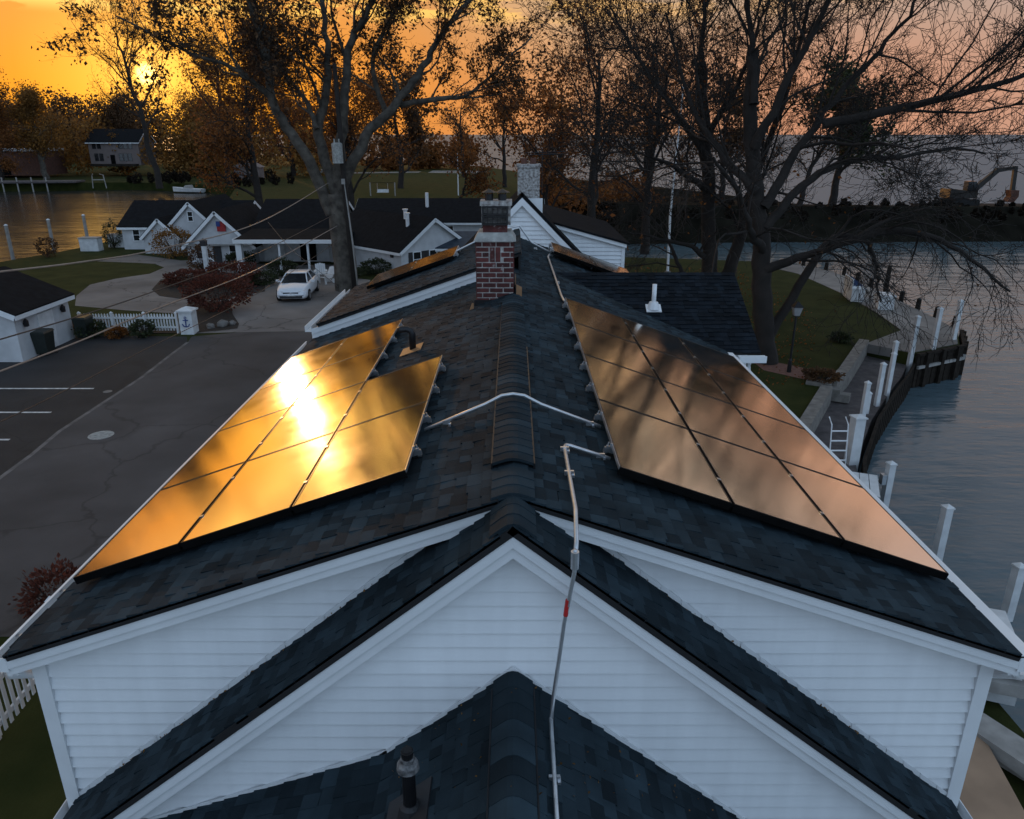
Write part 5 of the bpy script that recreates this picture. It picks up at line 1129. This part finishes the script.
class Tree:
    def __init__(s, seed): s.r = random.Random(seed); s.lv = {}; s.ends = []
    def put(s, pts, rs, lvl): s.lv.setdefault((len(pts), lvl), []).append((pts, rs))
    def limb(s, pts, r0, r1, lvl, wob=.12, sub=5):
        """hand placed limb through control points, returns dense polyline"""
        P = [np.array(p, float) for p in pts]; out_ = []
        for i in range(len(P)-1):
            p0, p1, p2, p3 = P[max(i-1, 0)], P[i], P[i+1], P[min(i+2, len(P)-1)]
            for j in range(sub):
                t = j/sub; out_.append(.5*((2*p1)+(p2-p0)*t+(2*p0-5*p1+4*p2-p3)*t*t+(3*p1-p0-3*p2+p3)*t**3))
        out_.append(P[-1]); n = len(out_)
        out_ = [p+np.array([s.r.gauss(0, wob), s.r.gauss(0, wob), s.r.gauss(0, wob*.6)])*(0 if i in (0,) else 1) for i, p in enumerate(out_)]
        rs = [r0+(r1-r0)*(i/(n-1))**.8 for i in range(n)]
        s.put(out_, rs, lvl); return out_, rs
    def kids(s, pts, rs, n, L, lvl, mx, t0=.25, ang=(.5, 1.1), up=.12, droop=0, ratio=.62, nk=(5, 4, 3), lf=(.55, .75), kk=4, rr=.55, bias=None):
        m = len(pts)
        for c in range(n):
            t = t0+(1-t0)*((c+s.r.random())/n); f = t*(m-1); i = min(int(f), m-2); q = f-i
            p = pts[i]*(1-q)+pts[i+1]*q; d = pts[i+1]-pts[i]; d = d/(np.linalg.norm(d)+1e-9); r = (rs[i]*(1-q)+rs[i+1]*q)*rr*s.r.uniform(.75, 1.1)
            a = np.cross(d, (.3, .2, .93) if abs(d[2]) < .9 else (1, 0, 0)); a /= np.linalg.norm(a); b = np.cross(d, a)
            ph = s.r.random()*6.283; th = s.r.uniform(*ang)
            nd = d*math.cos(th)+(a*math.cos(ph)+b*math.sin(ph))*math.sin(th); nd[2] += up
            if bias is not None: nd = nd+np.array(bias)
            nd /= np.linalg.norm(nd)
            s.grow(p, nd, L*s.r.uniform(.7, 1.25)*(1.0-.35*t), r, lvl, mx, up, droop, nk, lf, kk, rr, ang)
    def grow(s, p, d, L, r, lvl, mx, up, droop, nk, lf, kk, rr, ang):
        k = kk+1 if lvl < mx else kk; st = L/(k-1); pts = [p]; r = max(r, .010); e = max(r*.45, .008)
        for i in range(k-1):
            w = .22 if lvl < mx else .28
            d = d+np.array([s.r.gauss(0, w), s.r.gauss(0, w), s.r.gauss(0, w)])+np.array([0, 0, up*.35-droop*(i/k)])
            d = d/np.linalg.norm(d); p = p+d*st; pts.append(p)
        rs = [r+(e-r)*i/(k-1) for i in range(k)]
        s.put(pts, rs, lvl)
        if lvl < mx:
            n = nk[min(lvl-1, len(nk)-1)]
            s.kids(pts, rs, n, L*s.r.uniform(*lf), lvl+1, mx, .22, ang, up, droop, nk=nk, lf=lf, kk=kk, rr=rr)
            s.grow(p, d, L*.55, e, lvl+1, mx, up, droop, nk, lf, kk, rr, ang)
        else: s.ends.append(pts)
    def meshes(s, thing_, m, sides=(10, 6, 4, 3, 3, 3), split=2, smallmat=None):
        big, small = [], []
        for (k, l), lst in s.lv.items():
            V = tubes([a for a, _ in lst], [b for _, b in lst], sides[min(l, len(sides)-1)])
            (big if l < split else small).append(V)
        for parts, nm in ((big, 'trunk'), (small, 'branches')):
            if parts:
                o = npmesh(nm, parts, m if nm == 'trunk' else (smallmat or m), nm == 'trunk'); o.parent = thing_
                o.data.transform(Matrix.Translation(-thing_.location))
    def leaves(s, thing_, m, per, size, seed, spread=.25, frac=1.0, zmin=None, name='crown'):
        g = random.Random(seed); pos = []
        for pts in s.ends:
            if g.random() > frac: continue
            for _ in range(per):
                i = g.randrange(1, len(pts)); q = g.random(); p = pts[i-1]*(1-q)+pts[i]*q
                pos.append(p+np.array([g.gauss(0, spread), g.gauss(0, spread), g.gauss(0, spread)-spread*.3]))
        if not pos: return
        o = leafmesh(name, pos, size, m, seed); o.data.transform(Matrix.Translation(-thing_.location)); o.parent = thing_
    
# --- the big sycamore
syc = thing('sycamore_tree', 'huge pale barked sycamore with brown leaves standing beside the parked car', 'tree', (-10.2, 45.8, 0))
T = Tree(101)
def hl(l, y0, dy): n = len(l); return [(x*K, y0*K+dy*i/(n-1), z*K) for i, (x, z) in enumerate(l)]
p, r_ = T.limb(hl([(-8.7, -.1), (-8.8, 2.6), (-8.85, 4.9)], 39.2, 0), .74, .60, 0, .03); 
L_ = [([(-9.2, 3.9), (-10.3, 7.0), (-11.3, 8.7), (-11.5, 11.0), (-11.9, 13.1), (-12.2, 15.2), (-12.0, 18)], 0, -2, .38, .07),
      ([(-8.85, 4.8), (-9.6, 7.7), (-9.2, 9.7), (-9.1, 11.9), (-9.3, 14.4), (-9.6, 18)], 0, 2.5, .38, .07),
      ([(-8.8, 5.0), (-8.35, 7.9), (-7.9, 10.3), (-7.5, 11.9), (-6.6, 13.1), (-5.8, 15.2), (-5.5, 18.5)], 0, -1, .36, .07),
      ([(-8.7, 4.9), (-7.3, 7.6), (-5.7, 9.1), (-4.4, 10.8), (-3.4, 12.3), (-1.8, 14.1), (-1.0, 16.5)], 0, 2, .38, .06),
      ([(-5.7, 9.1), (-3.5, 9.4), (-2.3, 9.6), (-.6, 11.0), (1.0, 12.5)], 1.0, 3, .2, .04),
      ([(-11.4, 9.2), (-12.8, 10.5), (-14.6, 11.2), (-16.6, 12.3)], -.5, -4, .18, .04),
      ([(-9.6, 7.9), (-10.3, 9.4), (-11.4, 10.5), (-12.9, 12.9)], 0, 3, .18, .04),
      ([(-6.3, 8.6), (-6.7, 11.0), (-5.2, 13.5), (-4.9, 16)], 1.0, -3, .18, .04)]
for l, dy0, dy, a, b_ in L_:
    p, r_ = T.limb(hl(l, 39.2+dy0, dy), a, b_, 1 if a < .3 else 0, .06)
    T.kids(p, r_, 11, 4.0, 2, 5, .3 if a > .3 else .15, (.45, 1.1), .08, nk=(5, 5, 5, 4, 3), lf=(.52, .72), rr=.42)
T.meshes(syc, 'bark_pale', split=3, smallmat='bark_dark'); T.leaves(syc, 'leaf_brown', 2, .21, 5, .16, .6)
# --- the big bare tree by the water
def bare(label, base, limbs, trunk, tr, seed, m='bark_dark', cat='tree', name='bare_tree', nk=(7, 6, 5, 4), L=4.6, nkids=15, mx=5, leaf=None, droop=.02, up=.10, rr=.42, loc=None):
    th = thing(name, label, cat, base); T = Tree(seed); T.limb(trunk, tr[0], tr[1], 0, .04)
    for pts, a, b_, *low in limbs:
        p, r_ = T.limb(pts, a, b_, 1 if a < .3 else 0, .045)
        if low:
            T.kids(p, r_, low[0], 3.6, 2, 4, .2, (.4, 1.1), -.02, .28, nk=(8, 6, 4), lf=(.5, .72), rr=.4, kk=5); continue
        T.kids(p, r_, nkids, L, 2, mx, .18, (.35, .95), up, droop, nk=nk, lf=(.52, .74), rr=rr)
    T.meshes(th, m, split=3)
    if leaf:
        for q in leaf: T.leaves(th, *q)
    return th, T
YA = 25.9
def A(l, dy, y=YA): return hl(l, y, dy)
bare('largest bare dark tree on the lakeside lawn with limbs reaching over the water', (9.1*K, YA*K, 0),
     [(A([(9.05, .9), (10.0, 2.7), (10.9, 4.2), (12.1, 4.3), (12.8, 3.6), (13.1, 2.8), (13.5, 1.9)], 1.5), .22, .035, 9),
      (A([(8.6, 3.3), (9.8, 3.9), (10.6, 4.3), (11.8, 5.2)], -2), .22, .05, 9),
      (A([(8.4, 5.4), (9.4, 7.2), (10.3, 8.4), (11.7, 10.0), (12.8, 11.3), (14, 13.4)], 2), .22, .04),
      (A([(8.55, 4.7), (10.0, 6.3), (11.7, 6.9), (13.3, 6.9), (15.4, 7.2), (17, 7.0)], 3), .2, .035),
      (A([(10.0, 8.0), (12.4, 8.5), (14.4, 9.0), (15.9, 9.5), (17.5, 10.6)], -1.5), .20, .05),
      (A([(10.8, 4.2), (13.1, 4.7), (14.6, 4.1), (16.1, 2.9)], -2), .20, .04, 9),
      (A([(8.1, 5.9), (6.9, 7.2), (5.9, 9.0), (5.2, 11.6)], 3), .2, .04),
      (A([(8.5, 4.0), (7.7, 4.8), (7.0, 6.0), (5.9, 7.0)], -3), .20, .05, 9),
      (A([(7.9, 7.3), (8.5, 9.3), (9.3, 11.5), (9.6, 14.5)], -2), .2, .04),
      (A([(7.7, 8.6), (7.6, 10.0), (7.3, 12.0), (7.5, 15.0)], 1), .18, .035)],
     A([(9.15, -.1), (8.75, 2.3), (8.5, 4.3), (8.1, 6.0), (7.7, 8.4), (7.65, 10.2)], .5), (.46, .22), 202, leaf=[('leaf_brown', 1, .12, 6, .1, .03)])
YB = 36
bare('twin trunked bare tree behind the wing roof with crooked low limbs', (9.6*K, YB*K, 0),
     [(A([(9.35, 1.9), (8.4, 2.7), (6.5, 3.2), (5.0, 3.5)], -1, YB), .2, .035, 9), (A([(8.9, 6.6), (7.0, 9.1), (5.5, 11.1), (4.3, 13.1)], 2, YB), .22, .04),
      (A([(9.6, -.1), (8.2, 1.4), (7.7, 2.5), (6.9, 3.7), (5.4, 5.2)], 2, YB), .18, .035, 9), (A([(9.9, .2), (10.5, 2.6), (10.7, 4.2), (10.9, 6.0), (11.8, 9.6), (12.2, 13)], -1.5, YB), .42, .07),
      (A([(8.7, 7.5), (9.8, 10.1), (10.4, 13)], -2, YB), .2, .04), (A([(8.3, 10.4), (8.2, 13.1), (7.6, 16)], 1, YB), .18, .035), (A([(9.0, 5.2), (7.2, 6.3), (5.4, 6.9)], -3, YB), .22, .05)],
     A([(9.7, -.1), (9.4, 1.9), (9.1, 4.8), (8.6, 8.3), (8.3, 10.6)], .4, YB), (.5, .26), 303, nkids=15, leaf=[('leaf_orange', 1, .2, 8, .2, .10)])
def simple(label, base, h, sp_, seed, trunk_r, mm, leafs, nmain=7, mx=4, name='tree', L=None, up=.14, t0=.3, nk=(5, 5, 4), group=None, lean=(0, 0), droop=0, scale=1):
    th = thing(name, label, 'tree', base, group); T = Tree(seed); x, y, z = base
    p, r_ = T.limb([(x, y, z-.2), (x+lean[0]*.3+T.r.gauss(0, .15), y+lean[1]*.3, z+h*.35), (x+lean[0]*.7+T.r.gauss(0, .3), y+lean[1]*.7, z+h*.7), (x+lean[0], y+lean[1], z+h*.93)], trunk_r, trunk_r*.18, 0, .06*scale)
    T.kids(p, r_, nmain, sp_, 1, mx, t0, (.5, 1.1), up, droop, nk=nk, lf=(.5, .7), rr=.5)
    T.meshes(th, mm, split=2)
    for q in leafs: T.leaves(th, *q)
    return th
simple('bare topped tree with rusty lower leaves beyond the whitewashed chimney', (5.2*K, 50*K, 0), 15, 6.5, 11, .42, 'bark_dark', [('leaf_orange', 2, .26, 12, .3, .22)], nmain=15, mx=4, nk=(6, 6, 5), t0=.22)
simple('slender bare tree with russet leaves just behind the flagpole', (9.2*K, 53*K, 0), 15, 6.0, 13, .40, 'bark_dark', [('leaf_orange', 1, .26, 14, .3, .3)], nmain=14, mx=4, nk=(6, 5, 5), t0=.2)
simple('dense russet tree low behind the steep white dormer', (2.6*K, 62*K, 0), 10, 5, 15, .35, 'bark_dark', [('leaf_orange', 5, .34, 16, .35, .8)], nmain=13, mx=3, nk=(7, 7, 5), t0=.12)
simple('dark tree on the lawn with red orange crown behind the brick chimney', (-1.2*K, 120*K, 0), 15, 6.5, 17, .45, 'bark_dark', [('leaf_orange', 4, .5, 18, .45, .7)], nmain=13, mx=3, nk=(7, 7, 5), t0=.25)
simple('bare limbed dark tree at the lake edge past the lawn mast', (-9.5*K, 150*K, 0), 16, 7, 19, .5, 'bark_dark', [('leaf_brown', 3, .45, 20, .4, .5)], nmain=12, mx=3, nk=(7, 7, 5), t0=.3)
simple('broad brown tree shading the far lawn behind the sycamore fork', (-17*K, 118*K, 0), 16, 8, 23, .6, 'bark_dark', [('leaf_brown', 7, .55, 24, .5, .95)], nmain=14, mx=3, nk=(7, 7, 5), t0=.15)
simple('low orange leaved tree hanging over the roofs behind the brick chimney', (-4.6*K, 70*K, 0), 6.2, 3.6, 25, .24, 'bark_dark', [('leaf_orange', 4, .28, 26, .28, .8)], nmain=11, mx=3, nk=(6, 6, 4), t0=.3)
simple('wide rusty orange tree spreading over the white cottage roofs', (-25.5*K, 78*K, 0), 15, 8.0, 27, .55, 'bark_dark', [('leaf_orange', 11, .30, 28, .45, .95)], nmain=16, mx=3, nk=(8, 7, 6), t0=.1)
simple('second rusty tree crowding behind the sycamore trunk', (-17.5*K, 84*K, 0), 13, 7, 29, .5, 'bark_dark', [('leaf_orange', 10, .30, 30, .45, .9)], nmain=14, mx=3, nk=(8, 7, 6), t0=.1)
simple('tall thin leaved tree with pale trunk standing in front of the setting sun', (-54.3*K, 120*K, 0), 27, 9.5, 31, .62, 'bark_dark', [('leaf_gold', 2, .26, 32, .4, .42)], nmain=17, mx=4, nk=(6, 5, 4), t0=.32, lean=(-3.5, 0), up=.28, scale=3)
simple('golden tree with thin upright branches beside the setting sun', (-45.5*K, 126*K, 0), 22, 7.5, 33, .6, 'bark_dark', [('leaf_gold', 2, .32, 34, .5, .75)], nmain=16, mx=4, nk=(6, 5, 4), t0=.2, up=.3, scale=3)
simple('rounded golden brown tree beside the pink house', (-84*K, 141*K, 0), 15, 5.2, 35, .7, 'bark_pale', [('leaf_gold', 12, .36, 36, .6, 1)], nmain=15, mx=3, nk=(8, 7, 6), t0=.18, scale=2)
simple('tall dark tree with dense crown over the flat brick building', (-99*K, 152*K, 0), 22, 8.5, 37, .8, 'bark_dark', [('leaf_brown', 12, .40, 38, .6, .9)], nmain=17, mx=3, nk=(8, 7, 6), t0=.15, scale=2)
simple('amber tree at the far bank left of no trunk, leaning over the brick wall'.replace('left of no trunk, ', ''), (-90*K, 138*K, 0), 12, 6, 39, .5, 'bark_dark', [('leaf_orange', 12, .36, 40, .5, 1)], nmain=13, mx=3, nk=(8, 7, 5), t0=.15, scale=2)
simple('bushy dark tree over the pink house roof', (-84*K, 172*K, 0), 14, 7, 41, .7, 'bark_dark', [('leaf_brown', 12, .42, 42, .6, 1)], nmain=15, mx=3, nk=(8, 7, 6), t0=.15, scale=2)
simple('brown tree on the far bank between the pink house and boathouse', (-62*K, 158*K, 0), 13, 7, 43, .7, 'bark_dark', [('leaf_gold', 9, .38, 44, .6, .9)], nmain=15, mx=3, nk=(8, 7, 6), t0=.12, scale=2)
simple('large brown tree behind the boathouse on the far bank', (-43*K, 154*K, 0), 14, 8, 45, .7, 'bark_dark', [('leaf_orange', 9, .38, 46, .6, .9)], nmain=15, mx=3, nk=(8, 7, 6), t0=.1, scale=2)
simple('dark leaning tree trunk at the canal edge with hanging bare twigs', (-33.0*K, 47.5*K, 0), 9, 4.0, 47, .5, 'bark_dark', [('leaf_brown', 1, .2, 48, .2, .2)], nmain=9, mx=4, nk=(5, 4, 4), t0=.3, lean=(-1.8, 0), droop=.25, up=-.05)
simple('dense dark tree on the spit standing before the open lake', (30.5*K, 74*K, 1.5), 11.5, 5.0, 49, .5, 'bark_dark', [('leaf_green', 7, .42, 50, .4, .95)], nmain=14, mx=3, nk=(8, 7, 5), t0=.2)
simple('leaning bare tree on the spit beside the dense dark one', (26.5*K, 72*K, 1.5), 10, 4.5, 51, .35, 'bark_dark', [('leaf_brown', 2, .3, 52, .3, .3)], nmain=12, mx=4, nk=(6, 5, 4), t0=.25, lean=(2.5, 0))
simple('bushy dark tree on the spit root behind the largest bare tree', (21.5*K, 80*K, 1.2), 11, 5.5, 53, .4, 'bark_dark', [('leaf_brown', 5, .42, 54, .4, .8)], nmain=14, mx=3, nk=(8, 7, 5), t0=.15)
simple('tall russet tree at the root of the spit', (14*K, 84*K, .8), 15, 6.5, 55, .5, 'bark_dark', [('leaf_orange', 3, .40, 56, .4, .5)], nmain=15, mx=3, nk=(8, 7, 5), t0=.2)
simple('dusky red brown tree between the lawn and the lake', (6*K, 100*K, 0), 16, 7, 57, .5, 'bark_dark', [('leaf_orange', 3, .45, 58, .45, .5)], nmain=15, mx=3, nk=(8, 7, 5), t0=.15)
simple('tall dark maple on the lawn further out past the white shed', (-64*K, 70*K, 0), 20, 9, 63, .6, 'bark_dark', [('leaf_brown', 5, .5, 64, .45, .9)], nmain=15, mx=3, nk=(8, 7, 5), t0=.2)
# --- far tree lines: one mass each
def treeline(name, label, pts, n, h, seed, mats, leaf=1.0, per=160, zb=0):
    g = np.random.default_rng(seed); pos = []; P = np.array(pts, float); seg = np.linalg.norm(np.diff(P, axis=0), axis=1); cs_ = np.concatenate([[0], np.cumsum(seg)])
    for i in range(n):
        s_ = g.uniform(0, cs_[-1]); j = min(np.searchsorted(cs_, s_, 'right')-1, len(seg)-1); q = (s_-cs_[j])/seg[j]; c = P[j]*(1-q)+P[j+1]*q
        hh = h*g.uniform(.6, 1.15); rr = hh*g.uniform(.28, .42); c = c+np.array([0, g.uniform(-6, 10)])
        u = g.normal(size=(per, 3)); u /= np.linalg.norm(u, axis=1, keepdims=True); u *= g.uniform(.55, 1.0, (per, 1))**.5
        lob = 1+.28*np.sin(u[:, :1]*5+g.uniform(0, 6))*np.cos(u[:, 2:]*4+g.uniform(0, 6))
        pos.append(np.concatenate([c[0]+u[:, :1]*rr*lob, c[1]+u[:, 1:2]*rr*lob, zb+np.maximum(.1, hh*.52+u[:, 2:]*hh*.5*lob)], 1))
    o = leafmesh(name, np.concatenate(pos), leaf, mats, seed, .8); tag(o, label, 'trees', kind='stuff'); return o
treeline('far_woods', 'dark brown autumn woods along the far horizon behind the canal', [(-260, 290), (-150, 270), (-95, 255), (-50, 245)], 110, 21, 71, 'leaf_brown', .8, 620)
treeline('far_woods', 'rusty autumn woods behind the pink house and setting sun', [(-135, 190), (-70, 180), (-44, 172)], 40, 13, 72, 'leaf_gold', .6, 520)
treeline('lake_thicket', 'low russet thicket between the far lawn and the lake', [(-44, 205), (-25, 215), (-12, 225)], 26, 9, 73, 'leaf_orange', 1.0, 240)
treeline('spit_scrub', 'dark scrub covering the spit of land', [(12, 84), (30, 80), (60, 80), (75, 82)], 130, 1.1, 74, 'leaf_dark', .28, 220, .9)
treeline('bank_scrub', 'dark scrub along the far canal bank', [(-75, 156), (-52, 150), (-42, 142)], 26, 2.2, 75, 'leaf_dark', .4, 160)
treeline('root_scrub', 'tangled russet scrub at the root of the spit behind the bare trees', [(2, 78), (8, 84), (16, 90)], 24, 4.5, 76, 'leaf_orange', .38, 200)
# --- shrubs
def shrub(name, label, loc, r, h, m, seed, n=900, leaf=.09, group=None, stems=True):
    t = thing(name, label, 'shrub', loc, group); g = np.random.default_rng(seed)
    u = g.normal(size=(n, 3)); u /= np.linalg.norm(u, axis=1, keepdims=True); u *= g.uniform(.4, 1, (n, 1))**.5; lob = 1+.3*np.sin(u[:, :1]*6+seed)*np.cos(u[:, 2:]*5+seed*2)*np.sin(u[:, 1:2]*5+seed)
    P = np.concatenate([u[:, :1]*r*lob, u[:, 1:2]*r*lob, np.maximum(.04, h*.52+u[:, 2:]*h*.5*lob)], 1)
    o = leafmesh('foliage', P, leaf, m, seed, .7); o.parent = t
    pl_, rl_ = [], []
    for i in range(9):
        a = g.uniform(0, 6.28); q = g.uniform(.3, .8); pl_.append([np.array([0, 0, -.05]), np.array([math.cos(a)*r*q*.4, math.sin(a)*r*q*.4, h*.35]), np.array([math.cos(a)*r*q, math.sin(a)*r*q, h*.75])]); rl_.append([.03, .02, .008])
    o = npmesh('stems', [tubes(pl_, rl_, 4)], 'bark_dark'); o.parent = t
    return t
shrub('shrub', 'rust coloured shrub beside the road below the golden array corner', (-8.8, 12.4, 0), .7, 1.2, 'leaf_red', 81, 1500, .085)
for i, (x, y, r, h, m, lab) in enumerate(((-15.2, 40.2, 1.9, 1.5, 'leaf_red', 'large dark red shrub in the oval bed of the driveway'), (-17.6, 40.6, 1.6, .9, 'leaf_red', 'low dark shrub at the lawn end of the oval bed'), (-13.6, 40.6, 1.0, .8, 'leaf_green', 'low green shrub at the car end of the oval bed'),
      (-13.6, 34.3, 1.9, 2.0, 'leaf_red', 'rounded dark red shrub behind the gate pillar'), (-15.9, 29.3, .5, .55, 'leaf_orange', 'small orange mum at the foot of the picket fence'), (-17.0, 29.4, .7, .8, 'leaf_green', 'dark green shrub under the shed end of the picket fence'), (-14.9, 29.4, .6, .8, 'leaf_green', 'dark green shrub close to the gate pillar foot'),
      (-22.3, 50.0, 1.6, 2.3, 'leaf_gold', 'golden bushy tree against the cottage end wall'), (-19.6, 48.6, 1.3, 1.0, 'leaf_red', 'low red bush below the small cottage gable'), (-16.8, 46.6, 1.1, 1.1, 'leaf_green', 'dark bush under the flag gable windows'), (-13.3, 43.2, 1.0, 1.2, 'leaf_green', 'dark bush at the white porch post'),
      (-9.1, 42.4, .7, .7, 'leaf_green', 'dark bush at the foot of the small white cottage wall'), (-18.4, 44.6, 1.0, 1.9, 'leaf_brown', 'thin brown leaved small tree at the back of the oval bed'), (-28.7, 54.7, .8, 2.2, 'leaf_green', 'dark upright bush by the canal dock boxes'), (-31.0, 50.5, .8, 1.5, 'leaf_brown', 'straggly brown bush at the canal edge'),
      (-17.9, 30.9, .9, .5, 'leaf_gold', 'low yellow green plant at the driveway corner by the shed'), (10.2, 23.6, .7, .5, 'leaf_brown', 'low brown plant beside the garden steps'), (12.9, 28.7, .5, .45, 'leaf_green', 'small plant on the lawn near the retaining wall'), (-8.0, 44.0, 1.2, 1.0, 'leaf_green', 'dark bush between sycamore and cottage wall'))):
    shrub('shrub', lab, (x*K, y*K, 0), r, h, m, 90+i, int(900*r*r+400), .12)
# fallen leaves on the lawns and roofs
g = np.random.default_rng(5); P = []
for _ in range(1600):
    x, y = g.uniform(8, 16), g.uniform(27, 54)
    if x > 11+max(0, y-27)*.45 or x > 18.5: continue
    P.append((x, y, .03))
o = leafmesh('fallen_leaves', np.array(P), .11, 'leaf_orange', 77); tag(o, 'scattered fallen leaves on the lakeside lawn', 'leaves', kind='stuff')
P = []
for _ in range(260):
    x, y = g.uniform(-3.2, 3.2), g.uniform(2.6, 4.3)
    if g.random() < .5: y = 4.74-abs(g.normal(0, .03)); z = FR-abs(x)*FS+.02
    else: x = g.uniform(-.9, 1.6); y = g.uniform(2.6, 4.3); z = PZ-abs(x)*FS+.02
    P.append((x, y, z+HZ))
o = leafmesh('roof_litter', np.array(P), .022, 'leaf_gold', 78); tag(o, 'tiny leaf crumbs caught on the porch and front roofs', 'leaves', kind='stuff')
